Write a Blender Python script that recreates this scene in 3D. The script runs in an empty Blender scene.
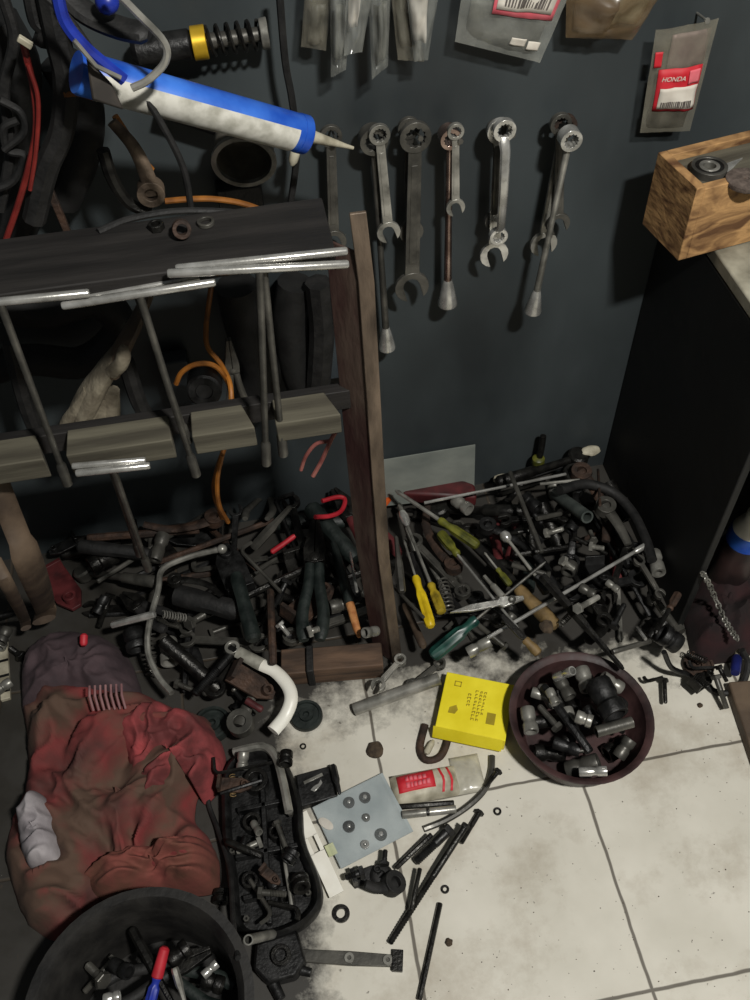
import bpy, math, random
import numpy as np
from mathutils import Vector, Matrix, noise
random.seed(7)
C = bpy.context.scene.collection
S = bpy.context.scene
PI = math.pi
# ------------------------------------------------------------------ camera (fitted on floor tiles, bench, rack)
FPX = 919.1
CAM = Vector((0, 0, 1.4))
FW = Vector((0.08763653, 0.62764438, -0.77355179))
RT = Vector((0.98375938, -0.17664009, -0.03187103))
UP = Vector((0.15664393, 0.75819576, 0.63293117))
WY = 1.134          # back wall plane
BX = 0.624          # bench side panel plane

def ray(px, py):
    return FW + RT * ((px - 375) / FPX) + UP * ((500 - py) / FPX)
def PY(px, py, Y):
    d = ray(px, py); return CAM + d * (Y / d.y)
def PZ(px, py, Z):
    d = ray(px, py); return CAM + d * ((Z - 1.4) / d.z)
def PX(px, py, X):
    d = ray(px, py); return CAM + d * (X / d.x)
def to_px(p):
    d = Vector(p) - CAM; z = d.dot(FW)
    return (375 + FPX * d.dot(RT) / z, 500 - FPX * d.dot(UP) / z)

cd = bpy.data.cameras.new('camera'); cam = bpy.data.objects.new('camera', cd); C.objects.link(cam)
m = Matrix((RT, UP, -FW)).transposed().to_4x4(); m.translation = CAM
cam.matrix_world = m
cd.sensor_fit = 'HORIZONTAL'; cd.sensor_width = 36; cd.lens = 36 * FPX / 750
cd.clip_start = 0.02
S.camera = cam

# ------------------------------------------------------------------ materials
def srgb(c):
    return tuple((x / 255 / 12.92) if x / 255 <= 0.04045 else ((x / 255 + 0.055) / 1.055) ** 2.4 for x in c) + (1,)
def mat(name, c1, c2=None, rough=0.5, metal=0.0, scale=40, rough2=None, bump=0.0, lo=0.38, hi=0.68, stretch=None, detail=5, spec=None, distort=0.0):
    """noise mix of two colours with varying roughness and a fine bump"""
    M_ = bpy.data.materials.new(name); M_.use_nodes = True
    nt = M_.node_tree; b = nt.nodes['Principled BSDF']
    b.inputs['Metallic'].default_value = metal
    if spec is not None: b.inputs['Specular IOR Level'].default_value = spec
    tc = nt.nodes.new('ShaderNodeTexCoord'); mp = nt.nodes.new('ShaderNodeMapping')
    nt.links.new(tc.outputs['Object'], mp.inputs['Vector'])
    if stretch: mp.inputs['Scale'].default_value = stretch
    n = nt.nodes.new('ShaderNodeTexNoise'); n.inputs['Scale'].default_value = scale; n.inputs['Detail'].default_value = detail
    n.inputs['Distortion'].default_value = distort
    nt.links.new(mp.outputs['Vector'], n.inputs['Vector'])
    r = nt.nodes.new('ShaderNodeValToRGB'); e = r.color_ramp.elements
    e[0].position = lo; e[1].position = hi
    e[0].color = srgb(c1); e[1].color = srgb(c2 or c1)
    nt.links.new(n.outputs['Fac'], r.inputs['Fac']); nt.links.new(r.outputs['Color'], b.inputs['Base Color'])
    mr = nt.nodes.new('ShaderNodeMapRange'); mr.inputs['From Min'].default_value = lo; mr.inputs['From Max'].default_value = hi
    mr.inputs['To Min'].default_value = rough; mr.inputs['To Max'].default_value = rough if rough2 is None else rough2
    nt.links.new(n.outputs['Fac'], mr.inputs['Value']); nt.links.new(mr.outputs['Result'], b.inputs['Roughness'])
    if bump:
        n2 = nt.nodes.new('ShaderNodeTexNoise'); n2.inputs['Scale'].default_value = scale * 4; n2.inputs['Detail'].default_value = 4
        nt.links.new(mp.outputs['Vector'], n2.inputs['Vector'])
        bp = nt.nodes.new('ShaderNodeBump'); bp.inputs['Strength'].default_value = bump; bp.inputs['Distance'].default_value = 0.004
        nt.links.new(n2.outputs['Fac'], bp.inputs['Height']); nt.links.new(bp.outputs['Normal'], b.inputs['Normal'])
    return M_
def clear_mat(name, col, dens=0.3, rough=0.12):
    """thin clear plastic: transparent with a dusty diffuse and a glossy skin"""
    M_ = bpy.data.materials.new(name); M_.use_nodes = True
    nt = M_.node_tree; b = nt.nodes['Principled BSDF']; out = nt.nodes['Material Output']
    b.inputs['Base Color'].default_value = srgb(col); b.inputs['Roughness'].default_value = rough
    b.inputs['Specular IOR Level'].default_value = 0.9
    t = nt.nodes.new('ShaderNodeBsdfTransparent'); mx = nt.nodes.new('ShaderNodeMixShader')
    tc = nt.nodes.new('ShaderNodeTexCoord')
    n = nt.nodes.new('ShaderNodeTexNoise'); n.inputs['Scale'].default_value = 35; n.inputs['Detail'].default_value = 4
    nt.links.new(tc.outputs['Object'], n.inputs['Vector'])
    mr = nt.nodes.new('ShaderNodeMapRange'); mr.inputs['From Min'].default_value = .3; mr.inputs['From Max'].default_value = .7
    mr.inputs['To Min'].default_value = dens * .6; mr.inputs['To Max'].default_value = min(1, dens * 1.5)
    nt.links.new(n.outputs['Fac'], mr.inputs['Value']); nt.links.new(mr.outputs['Result'], mx.inputs['Fac'])
    nt.links.new(t.outputs[0], mx.inputs[1]); nt.links.new(b.outputs[0], mx.inputs[2]); nt.links.new(mx.outputs[0], out.inputs['Surface'])
    return M_

STEEL = mat('grimy steel', (104, 103, 97), (172, 170, 162), .40, .45, 30, .28, .1)
CHROME = mat('worn chrome', (160, 159, 154), (214, 213, 208), .3, .65, 50, .16, .05)
DULL = mat('dull grey steel', (62, 61, 57), (98, 96, 90), .46, .45, 30, .34, .15)
DARK = mat('oily dark steel', (22, 21, 20), (52, 51, 48), .42, .6, 70, .3, .25)
BLACK = mat('oily black tool', (12, 12, 12), (30, 30, 30), .38, .15, 60, .55, .2)
RUBBER = mat('black rubber', (16, 16, 16), (30, 29, 28), .6, 0, 50, .75, .2)
BLACKTUBE = mat('perished black inner tube', (9, 9, 9), (17, 17, 16), .65, 0, 30, .8, .2)
GREENBLACK = mat('dark green rubber', (14, 22, 20), (30, 38, 35), .5, 0, 50, .65, .2)
RUST = mat('brown rust', (38, 28, 22), (74, 54, 42), .8, .2, 45, .65, .5)
RUSTRED = mat('rusty red oxide iron', (56, 30, 28), (92, 78, 68), .7, .2, 25, .6, .4, stretch=(1, 1, .35))
IRON = mat('rubbed brown iron', (66, 56, 47), (126, 110, 94), .6, .4, 30, .5, .4, stretch=(1, 1, .3))
WOODGREY = mat('greyed timber', (62, 58, 48), (96, 92, 78), .8, 0, 14, .85, .3, stretch=(.3, 3, 3))
WOODDARK = mat('blackened board', (17, 15, 14), (32, 29, 27), .65, 0, 14, .8, .3, stretch=(.4, 3, 3))
WOODBLK = mat('oily wooden block', (58, 44, 34), (108, 84, 66), .7, 0, 16, .8, .3, stretch=(.5, 2, 4))
WOODOR = mat('raw orange wood', (150, 92, 48), (196, 138, 84), .7, 0, 60, .8, .2)
WOODTAN = mat('tan wood handle', (92, 74, 44), (136, 112, 72), .6, 0, 40, .7, .2)
OSB = mat('strand board', (92, 62, 36), (178, 138, 90), .75, 0, 16, .85, .3, lo=.36, hi=.62, stretch=(1, 1, 2.4), detail=3, distort=1.5)
YELLOW = mat('yellow handle plastic', (176, 146, 20), (226, 196, 30), .42, 0, 30, .5)
YELLOWDULL = mat('greasy yellow plastic', (112, 96, 28), (186, 160, 36), .5, 0, 40, .6)
OLIVE = mat('olive plastic', (58, 62, 24), (112, 112, 38), .42, 0, 40, .5)
GREENPL = mat('green transparent plastic look', (14, 44, 40), (36, 82, 72), .3, 0, 40, .4)
CARTON = mat('yellow carton', (226, 208, 20), (240, 224, 44), .6, 0, 20, .65, .05)
CARTONINK = mat('faded carton ink', (150, 132, 18), (176, 156, 24), .6)
REDPL = mat('red plastic grip', (150, 22, 34), (184, 40, 52), .45, 0, 30, .55)
ORANGEPL = mat('orange plastic grip', (196, 78, 20), (222, 104, 40), .45)
ORANGECAB = mat('orange cable skin', (112, 66, 18), (166, 104, 34), .5, 0, 30, .6)
PINKWIRE = mat('faded red wire', (120, 66, 62), (160, 100, 92), .5)
REDWIRE = mat('dark red wire', (96, 26, 22), (130, 40, 34), .5)
DARKRED = mat('dirty dark red plastic', (54, 18, 20), (92, 32, 34), .5, 0, 30, .7)
MAROON = mat('dirty maroon plastic', (36, 22, 22), (68, 44, 43), .5, 0, 22, .7, .15)
BLUE = mat('glossy blue tube', (24, 70, 168), (60, 118, 214), .32, 0, 18, .42)
BLUEDK = mat('blue painted rod', (22, 36, 120), (34, 56, 160), .35)
WHITEPL = mat('dirty white print', (206, 204, 194), (160, 158, 146), .55, 0, 60, .65)
CREAMPL = mat('dusty cream plastic', (190, 184, 164), (132, 126, 108), .55, 0, 40, .6)
WHITE = mat('white enamel', (238, 236, 226), (226, 222, 210), .35, 0, 30, .45)
GOLD = mat('gold anodised ring', (206, 164, 30), (230, 190, 60), .3, .6, 30, .4)
CUPGREY = mat('grey plastic cup', (74, 70, 62), (110, 106, 96), .45, 0, 30, .55)
PANELBLK = mat('black painted panel', (14, 15, 15), (20, 21, 21), .6, 0, 9, .7, .1)
BENCHTOP = mat('worn pale worktop', (110, 106, 92), (176, 172, 154), .7, 0, 18, .8, .1)
ZINC = mat('dusty galvanised plate', (96, 102, 98), (146, 150, 142), .6, .3, 9, .5, .1, lo=.25, hi=.75, stretch=(1, 1, 2))
BAGGREY = clear_mat('clear bag film', (150, 152, 146), .34)
BAGDUST = clear_mat('dusty bag film', (136, 132, 118), .34, .15)
BAGBROWN = clear_mat('brown bag film', (110, 92, 68), .5, .2)
BLISTERPL = clear_mat('clear blister', (210, 216, 216), .05, .06)
CARDGREY = mat('blue grey card', (138, 148, 150), (170, 178, 178), .5, 0, 14, .6)
PAPERW = mat('white label paper', (214, 208, 196), (196, 188, 176), .7)
REDINK = mat('red label ink', (188, 26, 40), (204, 46, 58), .6)
PINKINK = mat('pink label ink', (216, 96, 108), (222, 120, 128), .6)
GREYINK = mat('grey label ink', (86, 80, 76), (112, 104, 100), .6)
MUD = mat('dried mud', (52, 42, 32), (86, 72, 56), .9, 0, 80, .95, .6)
LEATHER = mat('brown leather', (60, 48, 38), (96, 80, 64), .65, 0, 18, .75, .25)
GLOVE = mat('dusty work glove', (92, 84, 70), (136, 128, 110), .85, 0, 40, .9, .4)

# ------------------------------------------------------------------ mesh building
class MB:
    def __init__(s): s.v = []; s.f = []
    def add(s, vs, fs, M=None):
        o = len(s.v)
        for p in vs:
            p = Vector(p); s.v.append(M @ p if M is not None else p)
        s.f += [tuple(i + o for i in f) for f in fs]
        return s
    def box(s, c, d, M=None, tx=1, ty=1):
        x, y, z = d[0] / 2, d[1] / 2, d[2] / 2; c = Vector(c)
        vs = [c + Vector((sx * x * (tx if sz > 0 else 1), sy * y * (ty if sz > 0 else 1), sz * z)) for sz in (-1, 1) for sy in (-1, 1) for sx in (-1, 1)]
        return s.add(vs, [(0, 2, 3, 1), (4, 5, 7, 6), (0, 1, 5, 4), (1, 3, 7, 5), (3, 2, 6, 7), (2, 0, 4, 6)], M)
    def hexa(s, b, t):
        """eight corners: bottom loop of four, top loop of four"""
        return s.add(list(b) + list(t), [(3, 2, 1, 0), (4, 5, 6, 7), (0, 1, 5, 4), (1, 2, 6, 5), (2, 3, 7, 6), (3, 0, 4, 7)])
    def tube(s, pts, r, seg=8, closed=False, flat=1.0, M=None, phase=0):
        pts = [Vector(p) for p in pts]; n = len(pts)
        rs = r if isinstance(r, (list, tuple)) else [r] * n
        t0 = (pts[1] - pts[0]).normalized()
        u = t0.orthogonal().normalized() if abs(t0.z) > .95 else t0.cross(Vector((0, 0, 1))).normalized()
        vs = []
        for i in range(n):
            a = pts[(i - 1) % n] if (closed or i > 0) else pts[i]; b = pts[(i + 1) % n] if (closed or i < n - 1) else pts[i]
            t = (b - a).normalized()
            u = (u - t * u.dot(t)).normalized(); w = t.cross(u)
            for k in range(seg):
                an = 2 * PI * k / seg + phase
                vs.append(pts[i] + (u * math.cos(an) + w * math.sin(an) * flat) * rs[i])
        fs = []
        for i in range(n if closed else n - 1):
            j = (i + 1) % n
            for k in range(seg):
                l = (k + 1) % seg
                fs.append((i * seg + k, i * seg + l, j * seg + l, j * seg + k))
        if not closed:
            fs.append(tuple(range(seg - 1, -1, -1))); fs.append(tuple((n - 1) * seg + k for k in range(seg)))
        return s.add(vs, fs, M)
    def lathe(s, prof, seg=14, z0=0.0, flute=None, ring=False, M=None, poly=None):
        """profile (x, r) turned about the x axis at height z0; ring=True closes the profile on itself (hollow bodies)"""
        vs = []; n = len(prof)
        for x, r in prof:
            for k in range(seg):
                a = 2 * PI * k / seg; q = max(r, 1e-5)
                if flute and flute[2] <= x <= flute[3]: q *= 1 - flute[1] * (.5 + .5 * math.cos(a * flute[0]))
                vs.append((x, q * math.cos(a), z0 + q * math.sin(a)))
        fs = []
        for i in range(n if ring else n - 1):
            j = (i + 1) % n
            for k in range(seg):
                l = (k + 1) % seg
                fs.append((i * seg + k, j * seg + k, j * seg + l, i * seg + l))
        if not ring:
            fs.append(tuple(range(seg))); fs.append(tuple((n - 1) * seg + k for k in range(seg - 1, -1, -1)))
        return s.add(vs, fs, M)
    def prism(s, out, z0, z1, M=None):
        n = len(out)
        vs = [(x, y, z0) for x, y in out] + [(x, y, z1) for x, y in out]
        return s.add(vs, [tuple(range(n - 1, -1, -1)), tuple(range(n, 2 * n))] + [(i, (i + 1) % n, n + (i + 1) % n, n + i) for i in range(n)], M)
    def ring(s, c, ro, ri, z0, z1, n=24, points=0, hexo=False, M=None):
        """flat ring; points>0 makes a star-shaped (spanner) bore, hexo a six-sided outside"""
        vs = []
        for rr, z, inner in ((ro, z0, 0), (ro, z1, 0), (ri, z1, 1), (ri, z0, 1)):
            for k in range(n):
                a = 2 * PI * k / n; q = rr
                if inner and points: q *= 1 + .09 * math.cos(a * points)
                if not inner and hexo:
                    b = (a % (PI / 3)) - PI / 6; q = rr * math.cos(PI / 6) / math.cos(b)
                vs.append((c[0] + q * math.cos(a), c[1] + q * math.sin(a), z))
        fs = []
        for i in range(4):
            j = (i + 1) % 4
            for k in range(n):
                l = (k + 1) % n; fs.append((i * n + k, i * n + l, j * n + l, j * n + k))
        return s.add(vs, fs, M)
    def ball(s, c, r, seg=12, M=None, squash=1):
        pr = [(-r * math.cos(PI * i / 8), r * math.sin(PI * i / 8)) for i in range(9)]
        return s.lathe(pr, seg, M=(M or Matrix()) @ Matrix.Translation(Vector(c)) @ Matrix.Diagonal((1, 1, squash, 1)))
def mesh_obj(name, mb, material, parent=None, M=None, bev=0.0, ang=38):
    me = bpy.data.meshes.new(name)
    me.from_pydata([tuple(p) for p in mb.v], [], mb.f)
    me.update()
    import bmesh
    bm = bmesh.new(); bm.from_mesh(me); bmesh.ops.recalc_face_normals(bm, faces=bm.faces[:]); bm.to_mesh(me); bm.free()
    me.shade_smooth(); me.set_sharp_from_angle(angle=math.radians(ang))
    me.materials.append(material)
    o = bpy.data.objects.new(name, me); C.objects.link(o)
    if parent is not None: o.parent = parent
    elif M is not None: o.matrix_world = M
    if bev:
        b = o.modifiers.new('bevel', 'BEVEL'); b.width = bev; b.segments = 2; b.limit_method = 'ANGLE'; b.angle_limit = math.radians(40)
    return o
def tag(o, label, cat, group=None, kind=None):
    if label: o['label'] = label
    if cat: o['category'] = cat
    if group: o['group'] = group
    if kind: o['kind'] = kind
    return o
def make(name, spec, M, label, cat, group=None):
    """spec: list of (part name, MB, material[, bevel[, sub-parts]]); one entry gives a single mesh, more give an Empty with parts"""
    if len(spec) == 1 and len(spec[0]) < 5:
        e = spec[0]
        return tag(mesh_obj(name, e[1], e[2], None, M, e[3] if len(e) > 3 else 0), label, cat, group)
    r = bpy.data.objects.new(name, None); C.objects.link(r); r.empty_display_size = .02; r.matrix_world = M
    for e in spec:
        p = mesh_obj(e[0], e[1], e[2], r, None, e[3] if len(e) > 3 else 0)
        for q in (e[4] if len(e) > 4 else []):
            mesh_obj(q[0], q[1], q[2], p, None, q[3] if len(q) > 3 else 0)
    return tag(r, label, cat, group)
def struct(name, mb, material, bev=0):
    return tag(mesh_obj(name, mb, material, None, None, bev), None, None, None, 'structure')
def frame(A, B, up=Vector((0, 0, 1))):
    x = (Vector(B) - Vector(A)).normalized(); y = Vector(up).cross(x).normalized(); z = x.cross(y)
    m = Matrix((x, y, z)).transposed().to_4x4(); m.translation = A
    return m
def smooth(pts, n=6):
    pts = [Vector(p) for p in pts]; out = []
    P = [pts[0] * 2 - pts[1]] + pts + [pts[-1] * 2 - pts[-2]]
    for i in range(1, len(P) - 2):
        for k in range(n):
            t = k / n; a, b, c, d = P[i - 1:i + 3]
            out.append(.5 * ((2 * b) + (c - a) * t + (2 * a - 5 * b + 4 * c - d) * t * t + (3 * b - a - 3 * c + d) * t ** 3))
    return out + [pts[-1]]
def arc(c, r, a0, a1, n=10):
    return [(c[0] + r * math.cos(a0 + (a1 - a0) * i / n), c[1] + r * math.sin(a0 + (a1 - a0) * i / n)) for i in range(n + 1)]

# ------------------------------------------------------------------ tools: local x from 0 to L, resting on z = 0, main half-thickness r
def g_rod(L, r, m=DULL, tip=False, seg=8):
    pr = [(0, r * .8), (r * .3, r), (L - r * (3 if tip else .3), r), (L, r * (.25 if tip else .8))]
    return [('rod', MB().lathe(pr, seg, r), m)]
def g_pipe(L, r, m=DULL):
    return [('pipe', MB().lathe([(0, r * .72), (0, r), (L * .06, r * 1.0), (L * .94, r), (L, r), (L, r * .72)], 16, r, ring=True), m)]
def g_socket(L, r, m=DARK):
    pr = [(0, r * .62), (0, r * .9), (L * .05, r * .96), (L * .42, r * .96), (L * .5, r * .82), (L * .6, r * .82), (L * .68, r), (L * .96, r), (L, r * .95), (L, r * .72), (L * .45, r * .70), (L * .4, r * .45), (0.001, r * .45)]
    return [('socket', MB().lathe(pr, 18, r, ring=True), m)]
def g_hexkey(L, r, m=BLACK, foot=.3):
    f = L * foot; b = r * 3
    pts = [(0, f, r), (0, b, r)] + [(b - b * math.cos(a), b - b * math.sin(a), r) for a in (PI / 8, PI / 4, 3 * PI / 8)] + [(b, 0, r), (L, 0, r)]
    return [('key', MB().tube(pts, r, 6), m)]
def hexbar(L, r): return [(r * math.cos(PI * k / 3), r * math.sin(PI * k / 3)) for k in range(6)]
def g_bolt(L, r, m=DARK, hw=1.9):
    h = MB().lathe([(0, r * hw * .9), (r * .15, r * hw), (r * 1.3, r * hw), (r * 1.4, r * hw * .85)], 6, r * hw)
    pr = [(r * 1.3, r)]; x = L * .45; pr.append((x, r)); p = max(r * .45, (L - x) / 26)
    while x < L - p:
        pr += [(x, r * .84), (x + p * .5, r)]; x += p
    pr += [(L, r * .7)]
    return [('bolt_head', h, m), ('bolt_shank', MB().lathe(pr, 10, r * hw), m)]
def jaw(R, slot, n=14, turn=0.26):
    d = R * .1; out = []
    a0 = math.asin(min(.95, slot / R))
    pts = arc((0, 0), R, PI + a0, 3 * PI - a0, n)
    inner = [(-R * .75, slot), (R * .1, slot)] + arc((R * .12, 0), slot, PI / 2, -PI / 2, 5)[1:-1] + [(R * .1, -slot), (-R * .75, -slot)]
    o = pts + inner
    c, s_ = math.cos(turn), math.sin(turn)
    return [(x * c - y * s_, x * s_ + y * c) for x, y in o]
def shank_mb(x0, x1, w0, w1, t, z0=0):
    mb = MB(); n = 6
    out = [(x0, -w0)] + [(x1, -w1), (x1, w1)] + [(x0, w0)]
    mb.prism(out, z0, z0 + t)
    g = [(x0 + (x1 - x0) * .12, -w0 * .5), (x0 + (x1 - x0) * .88, -w1 * .5), (x0 + (x1 - x0) * .88, w1 * .5), (x0 + (x1 - x0) * .12, w0 * .5)]
    mb.prism(g, z0 + t * .98, z0 + t * 1.16)
    return mb
def g_comb(L, r, m=STEEL, ring_m=None, rs=1.0):
    """combination spanner: open jaw at x=0, ring at x=L"""
    t = r * 2; R = L * .085 * rs + .002; Q = L * .068 * rs + .002
    j = MB().prism([(x + R * .9, y) for x, y in jaw(R, R * .48)], 0, t)
    return [('shank', shank_mb(R * 1.6, L - Q * 1.7, R * .42, Q * .42, t * .75, t * .12), m, .0006), ('open_jaw', j, m, .0005),
            ('ring_end', MB().ring((L - Q, 0), Q, Q * .62, -t * .1, t * 1.15, 24, 12), ring_m or m, .0004)]
def g_open(L, r, m=DARK):
    t = r * 2; R = L * .1 + .002; Q = L * .085 + .002
    j2 = [(L - Q * .9 - x, -y) for x, y in jaw(Q, Q * .48)]
    return [('shank', shank_mb(R * 1.6, L - Q * 1.6, R * .42, Q * .45, t * .75, t * .12), m, .0006),
            ('open_jaw', MB().prism([(x + R * .9, y) for x, y in jaw(R, R * .48)], 0, t), m, .0005), ('open_jaw', MB().prism(j2, 0, t), m, .0005)]
def g_box(L, r, m=CHROME, lift=.012):
    """offset ring spanner"""
    t = r * 2; R = L * .07 + .002; Q = L * .06 + .002
    pts = [(R * 1.7, 0, t * .8), (R * 2.6, 0, t + lift * .8), (L * .5, 0, t + lift), (L - Q * 2.6, 0, t + lift * .8), (L - Q * 1.7, 0, t * .8)]
    return [('shank', MB().tube(pts, [R * .5, R * .45, R * .45, Q * .45, Q * .5], 8, flat=.6), m), ('ring_end', MB().ring((R, 0), R, R * .62, 0, t * 1.5, 24, 12), m, .0004),
            ('ring_end', MB().ring((L - Q, 0), Q, Q * .62, 0, t * 1.5, 24, 12), m, .0004)]
def g_sockwrench(L, r, m=CHROME, ring_m=None):
    """ring at x=0, flared socket cup at x=L"""
    R = max(L * .05, r * 2.2)
    cup = MB().lathe([(L - r * 7, r * .95), (L - r * 5.5, r * 1.35), (L - r * .6, r * 2.25), (L, r * 2.25), (L, r * 1.6), (L - r * 2.4, r * 1.4), (L - r * 2.6, r * .3)], 18, r * 1.5)
    return [('shank', MB().lathe([(R * 1.6, r * .8), (L * .5, r * .75), (L - r * 6.8, r * .95)], 10, r * 1.5), m), ('ring_end', MB().ring((R, 0), R, R * .62, 0, r * 3, 24, 12), ring_m or m, .0004), ('socket_cup', cup, CHROME)]
def g_driver(L, r, hm=YELLOW, sm=STEEL, h=.42, sr=.32):
    H = L * h
    hp = [(0, r * .55), (H * .03, r * .85), (H * .1, r), (H * .3, r), (H * .62, r * .96), (H * .74, r * .66), (H * .82, r * .64), (H * .93, r * .8), (H, r * .6)]
    sp = [(H * .97, r * sr), (L * .93, r * sr), (L * .96, r * sr * 1.25), (L, r * sr * .5)]
    return [('handle', MB().lathe(hp, 24, r, (6, .22, H * .08, H * .65)), hm), ('shaft', MB().lathe(sp, 8, r), sm)]
def g_ext(L, r, m=CHROME):
    return [('shaft', MB().lathe([(r * 2, r * .62), (L * .3, r * .6), (L - r * 5, r * .6)], 12, r), m), ('drive_square', MB().box((r * 1.05, 0, r), (r * 2.1, r * .95, r * .95)), m, .0006),
            ('socket_end', MB().lathe([(L - r * 5.4, r * .6), (L - r * 4.6, r), (L, r), (L, r * .62), (L - r * 2, r * .58), (L - r * 2, .0005)], 16, r), m)]
def g_chisel(L, r, m=DARK):
    return [('chisel', MB().lathe([(0, r * .8), (r * .5, r), (L * .5, r), (L * .62, r * .72), (L * .97, r * .55), (L, r * .3)], 6, r), m)]
def g_file(L, r, hm=WOODTAN, bm=DARK):
    H = L * .38
    hp = [(0, r * .5), (H * .06, r * .9), (H * .35, r), (H * .75, r * .75), (H * .9, r * .85), (H, r * .7)]
    b = MB().prism([(H, -r * .3), (H + L * .08, -r * .7), (L * .9, -r * .6), (L, -r * .25), (L, r * .25), (L * .9, r * .6), (H + L * .08, r * .7), (H, r * .3)], r * .75, r * 1.25)
    return [('handle', MB().lathe(hp, 14, r), hm), ('blade', b, bm, .0005)]
def g_pliers(L, r, gm=RUBBER, jm=DARK, spread=.1):
    P_ = L * .66; t = r * 1.3; out = []
    for s_ in (1, -1):
        pts = smooth([(0, s_ * L * spread, r), (L * .2, s_ * L * (spread + .02), r), (L * .45, s_ * L * spread * .7, r), (P_ * .93, s_ * r * .7, r)], 4)
        out.append(('grip', MB().tube(pts, [r * (.7 if i < 1 else 1) * (1 - .25 * i / len(pts)) for i in range(len(pts))], 10, flat=.8), gm))
        jo = [(P_ - r, 0), (P_ - r * .6, s_ * r * 1.6), (P_ + r * 1.6, s_ * r * 1.7), (L, s_ * r * .55), (L, s_ * r * .06), (P_ + r * 1.2, s_ * r * .06)]
        out.append(('jaw', MB().prism(jo if s_ > 0 else jo[::-1], r * .4, r * 1.7), jm, .0006))
    out.append(('pivot', MB().lathe([(0, r * .7), (r * .15, r * .75), (r * .3, r * .4)], 12, M=Matrix.Translation((P_, 0, r * 1.7)) @ Matrix.Rotation(-PI / 2, 4, 'Y')), jm))
    return out
def g_twrench(L, r, m=STEEL, W=.17, hm=None):
    """T handle along y at x=0, shaft to the socket at x=L"""
    hp = [(-W / 2, r * .8), (-W / 2 + r * .4, r), (W / 2 - r * .4, r), (W / 2, r * .8)]
    hb = MB().lathe(hp, 10, 0, M=Matrix.Translation((0, 0, r)) @ Matrix.Rotation(PI / 2, 4, 'Z'))
    cup = MB().lathe([(L * .86, r * .8), (L * .88, r * 1.35), (L, r * 1.35), (L, r * .9), (L - r * 2, r * .85), (L - r * 2, .0004)], 12, r)
    return [('handle_bar', hb, hm or CHROME), ('shaft', MB().lathe([(0, r * .95), (L * .87, r * .85)], 10, r), m), ('socket_end', cup, DULL)]
def g_ratchet(L, r, m=STEEL):
    H = L * .4
    return [('handle', MB().lathe([(0, r * .7), (r * .4, r), (H, r * .95), (H * 1.1, r * .6), (L * .86, r * .6)], 14, r, (12, .1, r * .5, H)), m),
            ('ratchet_head', MB().lathe([(0, r * 1.5), (r * .3, r * 1.7), (r * 1.6, r * 1.7), (r * 1.9, r * 1.4)], 18, M=Matrix.Translation((L - r * 1.7, 0, r * .1)) @ Matrix.Rotation(-PI / 2, 4, 'Y')), m)]
def g_lever(L, r, m=DARK, bend=.12):
    pts = smooth([(0, 0, r), (L * .3, L * bend * .8, r), (L * .65, L * bend, r), (L, 0, r)], 5); n = len(pts)
    return [('arm', MB().tube(pts, [r * (1.2 - .5 * i / n) for i in range(n)], 10, flat=.55), m), ('boss', MB().ring((r * .4, 0), r * 1.9, r * .9, 0, r * 2, 20), m, .0006)]
def g_bracket(L, r, m=DARK):
    w = L * .22
    a = MB().prism([(0, -w), (L * .7, -w), (L, -w * .35), (L, w * .35), (L * .7, w), (0, w)], 0, r * .7)
    return [('plate', a, m, .0008), ('flange', MB().box((r * .4, 0, r * 1.6), (r * .8, w * 1.9, r * 3.2)), m, .0008), ('bush', MB().ring((L * .8, 0), w * .5, w * .28, 0, r * 2, 18), m, .0005)]
def g_spring(L, r, m=DULL, turns=9, wire=.16):
    n = turns * 10
    return [('spring', MB().tube([(L * i / n, r * .85 * math.cos(2 * PI * i / 10), r + r * .85 * math.sin(2 * PI * i / 10)) for i in range(n + 1)], r * wire, 6), m)]
def g_cable(pts, r, m, seg=8): return [('cable', MB().tube(smooth(pts, 6), r, seg), m)]
def g_hammerhandle(L, r, m=RUBBER):
    return [('grip', MB().lathe([(0, r * .6), (L * .04, r), (L * .3, r * 1.05), (L * .6, r * .9), (L * .9, r), (L, r * .7)], 14, r, (8, .1, L * .05, L * .9)), m)]
def g_lshape(L, r, m=STEEL): return g_hexkey(L, r, m, .5)

# ------------------------------------------------------------------ height map so that tools lie on each other
HX0, HX1, HY0, HY1, HC = -.75, .95, .1, 1.15, .004
hm = np.zeros((int((HX1 - HX0) / HC) + 1, int((HY1 - HY0) / HC) + 1))
gx = HX0 + np.arange(hm.shape[0]) * HC; gy = HY0 + np.arange(hm.shape[1]) * HC
def hget(x, y, w):
    i0, i1 = int((x - w - HX0) / HC), int((x + w - HX0) / HC) + 1; j0, j1 = int((y - w - HY0) / HC), int((y + w - HY0) / HC) + 1
    i0 = max(i0, 0); j0 = max(j0, 0)
    s_ = hm[i0:i1, j0:j1]
    return float(s_.max()) if s_.size else 0.0
def settle(ax, ay, bx, by, w, kmax=.7):
    n = max(4, int(math.hypot(bx - ax, by - ay) / .007)); hs = [hget(ax + (bx - ax) * i / n, ay + (by - ay) * i / n, w * .6) for i in range(n + 1)]
    L = math.hypot(bx - ax, by - ay) + 1e-6; best = None
    c = n / 2
    lows = [i for i in range(n + 1) if i <= c]; highs = [i for i in range(n + 1) if i > c]
    for i in lows:
        for j in highs:
            k = (hs[j] - hs[i]) / ((j - i) / n * L)
            k = max(-kmax, min(kmax, k))
            z0 = max(hs[q] - k * (q / n * L) for q in range(n + 1))
            zc = z0 + k * L / 2
            if best is None or zc < best[0] - 1e-9: best = (zc, z0, z0 + k * L)
    return best[1], best[2]
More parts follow.
